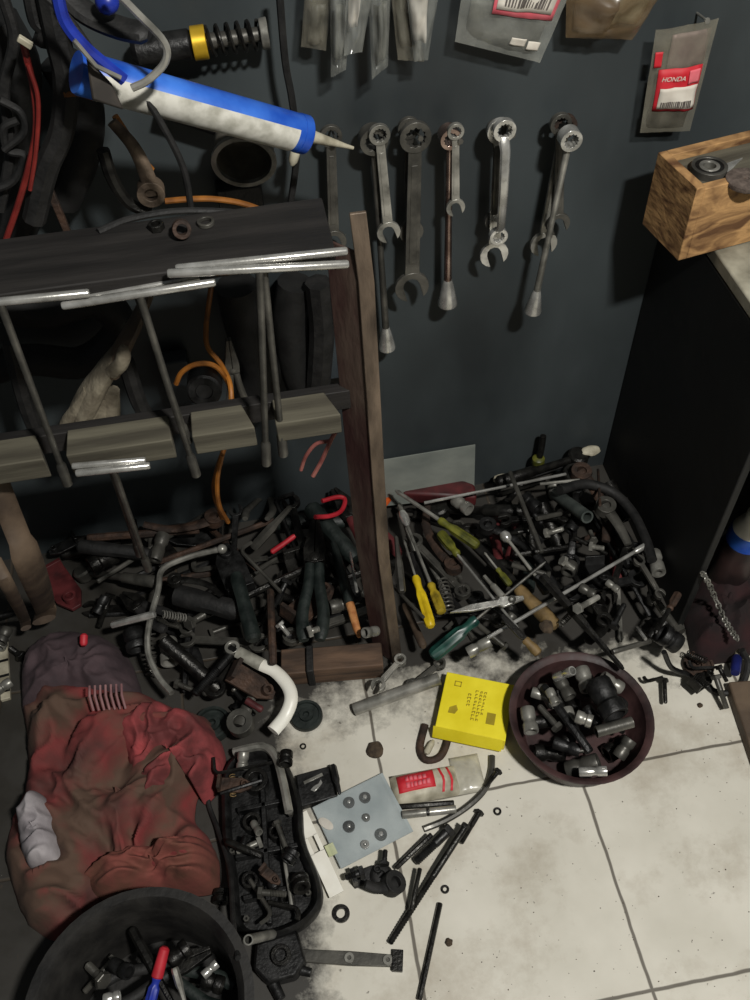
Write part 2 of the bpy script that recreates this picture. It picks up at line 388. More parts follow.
def stamp_line(A, B, w, t):
    n = max(2, int((Vector(B) - Vector(A)).length / .003))
    for q in range(n + 1):
        p = Vector(A).lerp(Vector(B), q / n)
        i0, i1 = max(0, int((p.x - w - HX0) / HC)), int((p.x + w - HX0) / HC) + 1; j0, j1 = max(0, int((p.y - w - HY0) / HC)), int((p.y + w - HY0) / HC) + 1
        hm[i0:i1, j0:j1] = np.maximum(hm[i0:i1, j0:j1], p.z + t)
def stamp_poly(poly, z):
    X, Y = np.meshgrid(gx, gy, indexing='ij'); ins = np.zeros(X.shape, bool); n = len(poly)
    for i in range(n):
        x1, y1 = poly[i][0], poly[i][1]; x2, y2 = poly[(i + 1) % n][0], poly[(i + 1) % n][1]
        cnd = ((y1 > Y) != (y2 > Y)) & (X < (x2 - x1) * (Y - y1) / (y2 - y1 + 1e-12) + x1)
        ins ^= cnd
    hm[ins] = np.maximum(hm[ins], z)
MARK = []     # landmarks (phrase, world point)
FILL = []     # heap tools still to be described
def surf(p, r):
    """height at which the ray through pixel p meets what already lies there"""
    z = .16
    while z > 0:
        q = PZ(p[0], p[1], z + r)
        if hget(q.x, q.y, r * .5) >= z: return z
        z -= .002
    return 0.0
def lay(name, gen, a, b, r, label, cat, group=None, w=None, up=None, kmax=.7, land=None, **kw):
    """lay a tool so that its two ends show at pixels a and b, resting on whatever lies below"""
    w = w or r * 1.3
    za, zb = surf(a, r), surf(b, r)
    for _ in range(3):
        A = PZ(a[0], a[1], za + r); B = PZ(b[0], b[1], zb + r)
        na, nb = settle(A.x, A.y, B.x, B.y, w, kmax)
        za, zb = min(na, za + .012), min(nb, zb + .012)
    A = PZ(a[0], a[1], za + r); B = PZ(b[0], b[1], zb + r)
    A.z, B.z = za, zb
    o = make(name, gen((B - A).length, r, **kw), frame(A, B), label, cat, group)
    stamp_line(A, B, w, r * 2)
    if land: MARK.append((land, (A + B) / 2))
    return o
def lay_path(name, px, r, m, label, cat, lift=0.0, seg=8, n=6, flat=1.0, land=None, extra=None):
    """a bent rod or cable over the heap through the given pixels"""
    zs = [surf(p, r) + lift for p in px]
    for _ in range(2): zs = [zs[0]] + [max(zs[i] * .5 + (zs[i - 1] + zs[i + 1]) * .25, 0) for i in range(1, len(zs) - 1)] + [zs[-1]]
    pts = [PZ(p[0], p[1], z + r) for p, z in zip(px, zs)]
    c = pts[len(pts) // 2].copy(); c.z = min(p.z for p in pts) - r
    sp = smooth(pts, n)
    spec = [(name, MB().tube([p - c for p in sp], r, seg, flat=flat), m)]
    if extra: spec += extra([p - c for p in pts], r)
    o = make(name, spec, Matrix.Translation(c), label, cat)
    for p, q in zip(sp[:-1], sp[1:]): stamp_line(p - Vector((0, 0, r)), q - Vector((0, 0, r)), r, 2 * r)
    if land: MARK.append((land, pts[len(pts) // 2]))
    return o
def hang(name, gen, a, b, Y, r, label, cat, group=None, Yb=None, **kw):
    """a tool seen against the wall: ends at pixels a, b at depth Y; its upper face looks into the room"""
    A = PY(a[0], a[1], Y); B = PY(b[0], b[1], Y if Yb is None else Yb)
    return make(name, gen((B - A).length, r, **kw), frame(A, B, Vector((0, -1, 0))), label, cat, group)
def wire(name, px, Y, r, m, label, cat, group=None, seg=8, n=6):
    Ys = Y if isinstance(Y, (list, tuple)) else [Y] * len(px)
    pts = [PY(p[0], p[1], y) for p, y in zip(px, Ys)]
    c = pts[-1].copy()
    return make(name, [(name, MB().tube([p - c for p in smooth(pts, n)], r, seg), m)], Matrix.Translation(c), label, cat, group)
# ================================================================== the setting
def tile_mat():
    M_ = bpy.data.materials.new('dirty cream tiles'); M_.use_nodes = True
    nt = M_.node_tree; b = nt.nodes['Principled BSDF']; L = nt.links.new
    tc = nt.nodes.new('ShaderNodeTexCoord')
    def N(t, **k):
        n = nt.nodes.new(t)
        for a, v in k.items(): setattr(n, a, v)
        return n
    def math_(op, a, b_=None, c_=None):
        n = N('ShaderNodeMath', operation=op)
        for i, v in enumerate((a, b_, c_)):
            if v is None: continue
            if isinstance(v, (int, float)): n.inputs[i].default_value = v
            else: L(v, n.inputs[i])
        return n.outputs[0]
    wob = N('ShaderNodeTexNoise'); wob.inputs['Scale'].default_value = 18; L(tc.outputs['Object'], wob.inputs['Vector'])
    sx = N('ShaderNodeSeparateXYZ'); L(tc.outputs['Object'], sx.inputs[0])
    w_ = math_('MULTIPLY', math_('SUBTRACT', wob.outputs['Fac'], .5), .006)
    def line(out, off, T):
        u = math_('ADD', math_('SUBTRACT', out, off), w_)
        return math_('ABSOLUTE', math_('SUBTRACT', math_('FRACT', math_('ADD', math_('DIVIDE', u, T), 10.5)), .5))
    gxn = math_('MULTIPLY', line(sx.outputs['X'], .3755, .306), .306); gyn = math_('MULTIPLY', line(sx.outputs['Y'], .527, .315), .315)
    d = math_('MINIMUM', gxn, gyn)
    g = N('ShaderNodeMapRange', interpolation_type='SMOOTHSTEP'); g.inputs['From Min'].default_value = .0012; g.inputs['From Max'].default_value = .0032
    g.inputs['To Min'].default_value = 1; g.inputs['To Max'].default_value = 0; L(d, g.inputs['Value'])
    def noise_(sc, det, lo, hi, off=0, rough=.55):
        mp = N('ShaderNodeMapping'); mp.inputs['Location'].default_value = (off, off * .7, 0); L(tc.outputs['Object'], mp.inputs['Vector'])
        n = N('ShaderNodeTexNoise'); n.inputs['Scale'].default_value = sc; n.inputs['Detail'].default_value = det; n.inputs['Roughness'].default_value = rough
        L(mp.outputs[0], n.inputs['Vector'])
        r = N('ShaderNodeMapRange'); r.inputs['From Min'].default_value = lo; r.inputs['From Max'].default_value = hi; L(n.outputs['Fac'], r.inputs['Value'])
        return r.outputs['Result']
    def mix(f, a, c):
        n = N('ShaderNodeMix', data_type='RGBA'); L(f, n.inputs['Factor'])
        for i, v in ((6, a), (7, c)):
            if isinstance(v, tuple): n.inputs[i].default_value = v
            else: L(v, n.inputs[i])
        return n.outputs[2]
    base = mix(noise_(9, 4, .3, .7), srgb((194, 190, 177)), srgb((210, 206, 194)))
    # greasy brown smears; grime near wall and left also paints shade under the tools
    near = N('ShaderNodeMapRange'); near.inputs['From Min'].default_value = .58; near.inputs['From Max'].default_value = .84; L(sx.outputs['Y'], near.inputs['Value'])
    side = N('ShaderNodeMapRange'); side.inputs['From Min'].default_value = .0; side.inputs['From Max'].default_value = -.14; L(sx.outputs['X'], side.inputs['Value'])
    dirty = math_('MAXIMUM', near.outputs['Result'], side.outputs['Result'])  # oil grime, with the dark gaps of the heap painted into it
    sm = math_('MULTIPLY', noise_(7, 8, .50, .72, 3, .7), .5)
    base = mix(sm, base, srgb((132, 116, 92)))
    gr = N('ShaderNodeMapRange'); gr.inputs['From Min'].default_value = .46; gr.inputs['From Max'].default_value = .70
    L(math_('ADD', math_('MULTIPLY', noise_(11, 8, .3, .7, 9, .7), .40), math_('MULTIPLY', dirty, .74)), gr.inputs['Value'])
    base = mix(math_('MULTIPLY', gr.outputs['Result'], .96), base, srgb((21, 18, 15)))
    sp = noise_(90, 3, .69, .74, 5)
    base = mix(math_('MULTIPLY', sp, .7), base, srgb((60, 52, 42)))
    base = mix(math_('MULTIPLY', g.outputs['Result'], .85), base, srgb((64, 56, 46)))
    L(base, b.inputs['Base Color'])
    rr = N('ShaderNodeMapRange'); rr.inputs['To Min'].default_value = .42; rr.inputs['To Max'].default_value = .75; L(noise_(14, 4, .35, .65, 2), rr.inputs['Value'])
    L(rr.outputs['Result'], b.inputs['Roughness'])
    bp = N('ShaderNodeBump'); bp.inputs['Strength'].default_value = .5; bp.inputs['Distance'].default_value = .002; bp.invert = True
    L(g.outputs['Result'], bp.inputs['Height']); L(bp.outputs['Normal'], b.inputs['Normal'])
    return M_
WALLM = mat('dark painted wall', (37, 42, 44), (60, 67, 69), .5, 0, 5, .7, .06, lo=.3, hi=.7, stretch=(1, 1, .5), detail=7)
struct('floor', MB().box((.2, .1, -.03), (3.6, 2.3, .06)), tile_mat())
struct('wall_back', MB().box((.2, WY + .04, 1.25), (3.6, .08, 2.5)), WALLM)
struct('wall_front', MB().box((.2, -1.6, 1.25), (3.6, .08, 2.5)), mat('dusty plaster', (120, 116, 106), (150, 146, 134), .8, 0, 6))

# ------------------------------------------------------------------ workbench on the right
def bench():
    r = bpy.data.objects.new('workbench', None); C.objects.link(r); r.location = (.95, .9, 0)
    O = Vector((.95, .9, 0))
    def p(n, c, d, m, bev=.002): return mesh_obj(n, MB().box(Vector(c) - O, d), m, r, None, bev)
    p('side_panel', (BX + .006, (.745 + WY) / 2, .302), (.012, WY - .745 - .002, .604), PANELBLK)
    p('back_panel', (.96, WY - .014, .302), (.64, .018, .604), PANELBLK)
    p('side_panel', (1.29, .93, .302), (.018, .38, .604), PANELBLK)
    p('worktop', (.96, .835, .615), (.672, .59, .021), BENCHTOP, .003)
    p('bottom_shelf', (.98, 1.0, .05), (.6, .22, .016), PANELBLK)
    tag(r, 'black painted workbench with pale worn worktop beside the dark wall', 'workbench')
bench()
stamp_poly([(BX - .004, .74), (BX - .004, 1.2), (BX + .02, 1.2), (BX + .02, .74)], .6)
MARK.append(('the workbench panel', Vector((BX, .8, .1))))

def crate():
    A = PZ(678, 261, .6265); B = PZ(642, 224, .6265); A.z = B.z = 0
    ey = (B - A); D = ey.length; ey.normalize(); ex = Vector((ey.y, -ey.x, 0)); W_ = .2; H = .11; t = .013
    M_ = Matrix((ex, ey, Vector((0, 0, 1)))).transposed().to_4x4(); M_.translation = Vector((A.x, A.y, .6265))
    spec = [('side_board', MB().box((t / 2, D / 2, H / 2), (t, D, H)), OSB, .001), ('side_board', MB().box((W_ - t / 2, D / 2, H / 2), (t, D, H)), OSB, .001),
            ('front_board', MB().box((W_ / 2, t / 2, H / 2 - .002), (W_ - 2 * t, t, H - .004)), OSB, .001), ('back_board', MB().box((W_ / 2, D - t / 2, H / 2), (W_ - 2 * t, t, H)), OSB, .001),
            ('inner_board', MB().box((W_ / 2, D / 2, H - .014), (W_ - 2 * t, D - 2 * t, .008)), WOODGREY, .001)]
    o = make('wooden_crate', spec, M_, 'small open wooden crate of flaky strand board on the workbench', 'crate')
    zt = .6265 + H - .010
    def on(px, py, dz=0): return PZ(px, py, zt + dz)
    c = on(709, 168, .006); c.z = zt
    make('ball_bearing', [('outer_race', MB().ring((0, 0), .0235, .0185, 0, .010, 28), DULL, .0006), ('inner_race', MB().ring((0, 0), .0135, .0085, 0, .010, 28), STEEL, .0006),
                          ('seal', MB().ring((0, 0), .0184, .0136, .001, .009, 28), DARK)], Matrix.Translation(c), 'grey ball bearing ring lying in the wooden crate', 'bearing')
    c = on(746, 179, .006); c.z = zt
    make('sanding_disc', [('sanding_disc', MB().lathe([(0, .025), (.003, .026), (.007, .0255), (.008, .022), (.008, .004), (.006, .003)], 24, M=Matrix.Rotation(-PI / 2, 4, 'Y')), mat('brown grinding disc', (72, 62, 56), (104, 92, 84), .9, 0, 120, .95, .3), .0005)],
         Matrix.Translation(c), 'brown grinding disc lying beside the bearing in the wooden crate', 'disc')
    for n_, (pa, pb, pc) in enumerate((((722, 165), (742, 158), (728, 172)),)):
        q = [on(*k, .003) for k in (pa, pb, pc)]; c = (q[0] + q[1] + q[2]) / 3; c.z = zt
        vs = [k - c for k in q]
        for k in vs: k.z = .001
        out = [(k.x * 1.1, k.y * 1.1) for k in vs]
        make('foil_scrap', [('foil', MB().prism(out, 0, .0035), CHROME, .0008)], Matrix.Translation(c),
             ('shiny foil scrap between bearing and grinding disc in the crate',)[n_], 'foil scrap')
crate()

# ------------------------------------------------------------------ tool rack on the left
def rack():
    r = bpy.data.objects.new('tool_rack', None); C.objects.link(r); O = Vector((-.2, .79, 0)); r.location = O
    mb = MB().hexa([Vector(p) - O for p in ((-.75, .768, .838), (.080, .768, .838), (.080, .862, .838), (-.75, .862, .838))], [Vector(p) - O for p in ((-.75, .768, .853), (.080, .768, .853), (.080, .862, .853), (-.75, .862, .853))])
    mesh_obj('shelf_board', mb, WOODDARK, r, None, .0015)
    def rail(pl, pr, sk=.012):
        a, b = PZ(*pl, .635), PZ(*pr, .635)
        x0, x1 = a.x, b.x
        y0, y1, z0, z1 = .756, .797, .604, .635
        mb = MB().hexa([Vector(p) - O for p in ((x0, y0, z0), (x1, y0, z0), (x1 - sk, y1, z0), (x0, y1, z0))], [Vector(p) - O for p in ((x0, y0, z1), (x1, y0, z1), (x1 - sk, y1, z1), (x0, y1, z1))])
        mesh_obj('rail_block', mb, WOODGREY, r, None, .0015)
    rail((-260, 480), (44, 457)); rail((66, 452), (172, 440), .004); rail((192, 438), (255, 430)); rail((276, 427), (341, 415), .014)
    # rail carrier behind the notches and the rear uprights
    mesh_obj('back_rail', MB().box(Vector((-.32, .806, .615)) - O, (.86, .016, .03)), WOODDARK, r, None, .001)
    # angle-iron post: a front flange facing the room, a red flange going back
    pts = [PY(352, 214, .788), PY(361, 285, .777), PY(374, 480, .775), PY(380, 560, .772), PY(394, 657, .77)]
    pts[-1].z = 0.004
    fl, bk = MB(), MB()
    n = len(pts); vs = []; vb = []
    for i, p in enumerate(pts):
        a = p - O; wd = .017; s_ = .006; dz = Vector((0, 0, -.045 if i == 0 else 0))
        vs += [a + Vector((s_ - wd * .5, 0, 0)), a + Vector((s_ + wd * .5, 0, 0)), a + Vector((s_ + wd * .5, .004, 0)), a + Vector((s_ - wd * .5, .004, 0))]
        vb += [a + dz + Vector((s_ - wd * .5, .004, 0)), a + dz + Vector((s_ - wd * .5 + .004, .004, 0)), a + dz + Vector((s_ - wd * .5 - .024, .034, 0)), a + dz + Vector((s_ - wd * .5 - .028, .034, 0))]
    for mb, v in ((fl, vs), (bk, vb)):
        fs = [(i * 4 + k, i * 4 + (k + 1) % 4, i * 4 + 4 + (k + 1) % 4, i * 4 + 4 + k) for i in range(n - 1) for k in range(4)]
        mb.add(v, fs + [(3, 2, 1, 0), tuple((n - 1) * 4 + k for k in range(4))])
    mesh_obj('post_flange', fl, IRON, r, None, .001); mesh_obj('post_flange', bk, RUSTRED, r, None, .001)
    tag(r, 'tool rack of dark shelf board, grey notched rail and rusty iron post', 'rack')
    MARK.append(('the rusty rack post', Vector((.12, .77, .05))))
    stamp_poly([(.098, .76), (.135, .76), (.135, .83), (.075, .83)], .5)
rack()
def twr(a, b, W, label, hcen=None, r=.0044, Y=.762, tilt=None, **k):
    A = PY(a[0], a[1], Y); B = PY(b[0], b[1], k.pop('Yb', Y))
    o = make('t_handle_wrench', g_twrench((B - A).length, r, DULL, W, **k), frame(A, B, Vector((0, -1, 0))), label, 't-handle wrench', 't-handle wrenches on the rack')
    return o
twr((0, 299), (68, 481), .168, 't-handle wrench hanging on the rack, farthest from the rusty post')
twr((139, 291), (196, 472), .15, 't-handle wrench hanging on the rack with handle overlapping the next one')
twr((134, 287), (189, 440), .13, 'short t-handle wrench half hidden behind a longer one on the rack', Y=.771, r=.0032)
twr((259, 266), (266, 461), .176, 'long t-handle wrench hanging on the rack next to the rusty post', Y=.757)
twr((262, 257), (283, 452), .168, 't-handle wrench hanging close behind the long one next to the rusty post', Y=.766)
twr((113, 466), (148, 566), .083, 'small t-handle wrench standing in the heap below the grey rail', Y=.744, Yb=.80, r=.0045)
twr((109, 460), (139, 552), .082, 'small t-handle wrench leaning close behind its twin below the grey rail', Y=.751, Yb=.825, r=.004)

# things behind and on the rack ------------------------------------------------------------
def tilt_thing(name, spec_fn, a, b, Ya, Yb, label, cat, group=None):
    A, B = PY(a[0], a[1], Ya), PY(b[0], b[1], Yb)
    return make(name, spec_fn((B - A).length), frame(A, B, Vector((0, -.75, .66))), label, cat, group)
def cartridge(L):
    r = .0205; tb = L * .80
    body = MB(); lab = MB()
    bp = []
    for k in range(25):
        bp.append((r * math.cos(2 * PI * k / 24), r * math.sin(2 * PI * k / 24)))
    pr = [(0, r * .93), (.003, r), (tb - .012, r), (tb - .012, r * 1.03), (tb - .002, r * 1.03), (tb, r * .9), (tb, .001)]
    body.lathe(pr, 28, 0)
    # printed sleeve on the lower half of the barrel
    vs = []; fs = []; n = 14; k0 = -PI * .34
    for i in range(2):
        for rr in (r * 1.001, r * 1.025):
            for k in range(n + 1):
                a = PI * .53 + PI * .72 * k / n
                vs.append(((.02, tb - .02)[i], rr * math.cos(a), rr * math.sin(a)))
    q = n + 1
    for k in range(n):
        fs += [(q + k, q + k + 1, 3 * q + k + 1, 3 * q + k), (k, 2 * q + k, 2 * q + k + 1, k + 1), (k, k + 1, q + k + 1, q + k), (2 * q + k, 3 * q + k, 3 * q + k + 1, 2 * q + k + 1)]
    fs += [(0, q, 3 * q, 2 * q), (n, 2 * q + n, 3 * q + n, q + n)]
    lab.add(vs, fs)
    noz = MB().lathe([(tb, .010), (tb + .004, .009), (tb + .006, .0075), (L * .97, .0026), (L, .002)], 14)
    return [('barrel', body, BLUE), ('printed_sleeve', lab, WHITEPL), ('nozzle', noz, CREAMPL)]
tilt_thing('sealant_cartridge', cartridge, (76, 72), (353, 148), .90, .985, 'blue sealant cartridge with white printed sleeve and pointed nozzle above the rack', 'cartridge')
# caulking gun: silver hook rod, blue frame rod, grey body plate, black grip
def gun():
    c = PY(120, 80, .9); P_ = lambda x, y, Y=.895: PY(x, y, Y) - c
    r = bpy.data.objects.new('caulking_gun', None); C.objects.link(r); r.location = c
    mesh_obj('push_rod', MB().tube(smooth([P_(110, -14, .87), P_(138, 14, .865), P_(164, 42, .86), P_(165, 62, .86), P_(148, 80, .86), P_(132, 88, .86)], 6), .0036, 8), STEEL, r)
    mesh_obj('frame_rod', MB().tube(smooth([P_(56, -10, .86), P_(64, 20, .86), P_(82, 44, .86), P_(102, 62, .86), P_(124, 80, .86)], 6), .0058, 8), BLUEDK, r)
    mesh_obj('body_plate', MB().hexa([P_(86, 56, .872), P_(112, 84, .872), P_(124, 110, .866), P_(92, 100, .866)], [P_(86, 56, .862), P_(112, 84, .862), P_(124, 110, .856), P_(92, 100, .856)]), mat('greasy grey plate', (44, 40, 36), (66, 60, 54), .6, .1, 40), r, None, .002)
    mesh_obj('trigger', MB().tube([P_(74, 40, .852), P_(96, 66, .850), P_(121, 78, .850)], .0022, 8), STEEL, r)
    mesh_obj('grip', MB().tube(smooth([P_(66, -6, .94), P_(88, 14, .93), P_(120, 28, .92), P_(150, 34, .91)], 5), [.014] * 15 + [.008], 10, flat=.6), RUBBER, r)
    mesh_obj('grip_cap', MB().ball(P_(107, 2, .91), .011, 12), BLUEDK, r)
    tag(r, 'caulking gun with blue rod, silver hook and black grip at the cartridge', 'caulking gun')
gun()
def shock(L):
    r = .0165
    return [('damper_body', MB().lathe([(0, r * .7), (.006, r), (L * .42, r), (L * .44, r * .8)], 20), BLACK), ('adjuster_ring', MB().lathe([(L * .44, r * 1.12), (L * .545, r * 1.12)], 24), GOLD, .0008),
            ('damper_rod', MB().lathe([(L * .54, r * .55), (L * .95, r * .5)], 12), DULL),
            ('coil_spring', MB().tube([(L * .55 + L * .38 * i / 60, r * .95 * math.cos(2 * PI * i / 12), r * .95 * math.sin(2 * PI * i / 12)) for i in range(61)], .0022, 6), DARK),
            ('end_eye', MB().lathe([(L * .94, r * 1.0), (L, r * 1.05)], 20), STEEL, .001)]
tilt_thing('shock_absorber', shock, (132, 52), (268, 33), 1.10, 1.10, 'black shock absorber with a gold ring and coil spring on the wall', 'shock absorber')
def cup_spec(L):
    r = .038
    return [('cup_body', MB().lathe([(0, .006), (.004, r * .75), (.016, r * .95), (L, r), (L, r * .9), (.02, r * .84), (.006, r * .5), (.006, .004)], 26), CUPGREY), ('rim_ring', MB().lathe([(L - .001, r * 1.03), (L + .005, r * 1.04), (L + .005, r * .88), (L - .001, r * .88)], 26, ring=True), STEEL)]
tilt_thing('grey_cup', cup_spec, (243, 132), (244, 160), 1.085, 1.04, 'grey plastic cup hanging upside down below the blue cartridge', 'cup')
make('lamp_holder_block', [('block', MB().box((0, 0, 0), (.06, .03, .04)), BLACK, .002)], Matrix.Translation(PY(240, 196, 1.118)), 'black square block on the wall under the grey cup', 'block')
wire('black_strap', [(279, -12), (285, 60), (292, 100), (297, 150), (288, 222)], 1.085, .0045, RUBBER, 'black hanging strap passing behind the cartridge nozzle', 'strap', seg=6)
make('cable_plug', [('plug_body', MB().lathe([(0, .004), (.004, .0065), (.02, .0062), (.026, .003)], 10), CREAMPL)], frame(PY(297, 146, 1.07), PY(290, 172, 1.07)), 'small white plug on the black strap near the nozzle', 'plug')
# orange cable pieces, black cables, red wires
wire('orange_cable', [(64, 94), (78, 93), (93, 97)], .95, .0036, ORANGECAB, 'short orange cable end beside the caulking gun body', 'cable')
wire('orange_cable', [(115, 116), (128, 136), (142, 158), (152, 170)], 1.0, .0038, ORANGECAB, 'orange cable between caulking gun and ringed grey lever', 'cable')
wire('orange_cable', [(165, 201), (190, 199), (215, 199), (245, 204), (276, 216)], 1.06, .0038, ORANGECAB, 'orange cable arching behind the shelf board', 'cable')
wire('orange_cable', [(212, 280), (208, 310), (206, 330), (208, 348), (222, 366), (231, 392), (226, 440), (217, 470), (214, 492), (222, 518)], [1.05, 1.04, 1.02, 1.0, .98, .93, .9, .88, .88, .9], .0036, ORANGECAB, 'long orange cable hanging down past the roller into the heap', 'cable')
wire('orange_cable', [(176, 384), (182, 372), (197, 364), (215, 366), (228, 382), (232, 400)], .955, .0036, ORANGECAB, 'orange cable looped over the black roller', 'cable')
wire('orange_cable', [(222, 455), (217, 480), (219, 505), (228, 522)], [.86, .86, .87, .89], .0036, ORANGECAB, 'second orange cable strand hanging into the heap', 'cable')
make('black_roller', [('roller', MB().lathe([(0, .012), (0, .021), (.003, .024), (.045, .024), (.048, .021), (.048, .012), (.044, .010), (.004, .010)], 28, ring=True), BLACK), ('hub', MB().lathe([(.002, .011), (.046, .011)], 16), RUBBER)],
     frame(PY(204, 392, .94), PY(204, 392, .94) + Vector((.05, .9, -.25)) * .05), 'black roller behind the grey rail under an orange loop', 'roller')
for k, (pth, Y, r_, lab) in enumerate((
        ([(2, -8), (14, 40), (4, 90), (10, 150), (0, 210)], 1.0, .006, 'thick black cable at the far end of the wall bundle'),
        ([(30, -8), (36, 20), (44, 30), (40, 44)], .97, .008, 'grey black hose end above the red wire'),
        ([(48, -10), (58, 40), (66, 80), (62, 130), (46, 170), (34, 220)], .96, .013, 'wide black hose hanging beside the caulking gun'),
        ([(0, 100), (20, 112), (24, 132), (4, 150)], .98, .004, 'thin black cable loop below the white connector'),
        ([(18, 120), (4, 128), (8, 150), (24, 156), (14, 180), (-6, 190)], .985, .0045, 'black cable loop beside the red wire'),
        ([(40, -8), (70, 20), (100, 60), (140, 92), (165, 130), (184, 170), (191, 208)], .9, .0036, 'thin black cable crossing in front of the caulking gun'),
        ([(98, 232), (130, 219), (180, 211), (240, 213), (272, 222)], [.85, .87, .89, .9, .9], .0038, 'black cable curving over the shelf board'),
        ([(103, 150), (112, 178), (128, 202), (150, 212)], 1.0, .0075, 'dark curved bracket arm beside the ringed lever'),
        ([(125, 360), (138, 400), (152, 425)], 1.0, .012, 'dark strap behind the grey rail next to the glove'),
        ([(318, 282), (322, 330), (318, 392)], 1.06, .019, 'wide black strap hanging below the shelf near the post'),
        ([(10, 340), (25, 400), (40, 440)], 1.0, .012, 'dark strap behind the grey rail far from the post'))):
    wire('black_cable' if r_ < .007 else 'black_hose', pth, Y, r_, RUBBER if k not in (7,) else DARK, lab, 'cable' if r_ < .007 else 'hose')
for pth, Y, r_, lab in (([(-20, 300), (40, 312), (96, 300), (120, 330), (84, 362), (30, 360), (-20, 372)], 1.08, .024, 'black inner tube loop on the wall between shelf and rail'),
        ([(236, 285), (246, 330), (262, 372), (250, 410)], 1.085, .030, 'wide black inner tube hanging behind the long t-handle wrench'), ([(295, 282), (290, 330), (300, 380), (318, 410)], 1.09, .026, 'black inner tube strip on the wall beside the rack post'),
        ([(-10, 20), (14, 70), (8, 130), (24, 190), (6, 240)], 1.07, .030, 'wide black inner tube behind the red wires'), ([(60, 60), (84, 110), (78, 160), (60, 200)], 1.08, .024, 'black inner tube behind the caulking gun body'),
        ([(160, 105), (200, 118), (236, 130)], 1.10, .014, 'black inner tube piece on the wall below the cartridge')):
    wire('inner_tube', pth, Y, r_, BLACKTUBE, lab, 'inner tube', seg=12)
wire('red_wire', [(22, 38), (27, 60), (34, 92), (36, 130), (28, 170), (18, 205), (6, 240)], .955, .0035, REDWIRE, 'dark red wire hanging down in the black bundle', 'wire')
wire('red_wire', [(28, 64), (38, 100), (36, 150), (30, 190)], .945, .0024, REDWIRE, 'thin red wire running close along the thicker one', 'wire')
make('wire_connector', [('shell', MB().box((0, 0, 0), (.014, .007, .006)), CREAMPL, .001)], frame(PY(25, 42, .94), PY(36, 49, .94)), 'small white connector at the top of the red wire', 'connector')
hang('shift_lever', g_lever, (152, 190), (112, 118), 1.0, .0085, 'rusty grey lever with a round ring end above the shelf', 'lever', m=IRON, bend=-.08)
hang('wooden_stick', lambda L, r: [('stick', MB().box((L / 2, 0, r), (L, r * 2, r * 2)), RUST, .001)], (50, 188), (71, 238), 1.0, .004, 'thin brown stick standing behind the shelf board', 'stick')
make('rusty_bush', [('bush', MB().lathe([(0, .0055), (0, .0095), (.012, .0095), (.012, .0055)], 20, ring=True), RUST, .0005)], frame(PZ(181, 228, .861), PZ(181, 228, .861) + Vector((.1, -.8, .35))), 'rusty round bush lying on the shelf board', 'bush')
make('rusty_nut', [('nut', MB().ring((0, 0), .0085, .0048, 0, .007, 24, hexo=True), DARK, .0005)], Matrix.Translation(PZ(157, 229, .8535)), 'dark nut on the shelf board next to the bush', 'nut')
make('grey_clip', [('clip', MB().ring((0, 0), .009, .006, 0, .004, 20), DULL, .0004)], Matrix.Translation(PZ(206, 224, .8535)), 'thin grey ring on the shelf board near the bush', 'ring')
# dusty work glove hanging between shelf and rail
def glove():
    c = PY(95, 380, .93); Q = lambda x, y, Y=.93: PY(x, y, Y) - c
    r = bpy.data.objects.new('work_glove', None); C.objects.link(r); r.location = c
    mb = MB().tube(smooth([Q(152, 285), Q(138, 318), Q(124, 345), Q(112, 368)], 4), [.011, .012, .013, .014, .015, .016, .017, .018, .019, .020, .021, .022, .023], 14, flat=.55)
    mesh_obj('cuff', mb, LEATHER, r)
    mesh_obj('palm', MB().tube(smooth([Q(118, 352), Q(104, 374), Q(88, 400), Q(76, 424)], 4), [.016, .019, .021, .023, .025, .026, .029, .031, .032, .032, .032, .031, .030], 16, flat=.5), GLOVE, r)
    for i, (x0, y0, x1, y1) in enumerate(((92, 392, 62, 432), (98, 395, 80, 438), (104, 395, 96, 440), (110, 390, 110, 436))):
        pts = smooth([Q(x0, y0, .922), Q((x0 + x1) / 2 + 1, (y0 + y1) / 2, .918), Q(x1, y1, .92)], 5)
        mesh_obj('glove_finger', MB().tube(pts, [.0125] * 8 + [.0115, .010, .006], 10), GLOVE, r)
    mesh_obj('glove_thumb', MB().tube(smooth([Q(112, 372, .915), Q(122, 362, .91), Q(124, 346, .912)], 5), [.0095] * 8 + [.0085, .007, .004], 10), GLOVE, r)
    tag(r, 'dusty beige work glove hanging behind the grey rail', 'glove')
glove()
make('blue_grey_box', [('box_body', MB().box((0, 0, 0), (.05, .03, .12)), mat('blue grey metal box', (44, 52, 58), (62, 70, 76), .5, .2, 12), .003)], Matrix.Translation(PY(332, 345, 1.11)), 'blue grey metal case on the wall beside the rack post', 'case')
make('blue_grey_box', [('box_body', MB().box((0, 0, 0), (.045, .03, .09)), mat('grey blue cover', (40, 46, 50), (54, 60, 64), .5, .2, 12), .003)], Matrix.Translation(PY(178, 378, 1.11)), 'grey blue cover plate on the wall behind the roller', 'case')
hang('pliers', g_pliers, (240, 420), (228, 336), 1.0, .006, 'dull pliers hanging behind the rail beside the roller', 'pliers', gm=DULL, jm=DULL, spread=.06)
MARK.append(('the orange cable', PZ(218, 500, .08)))
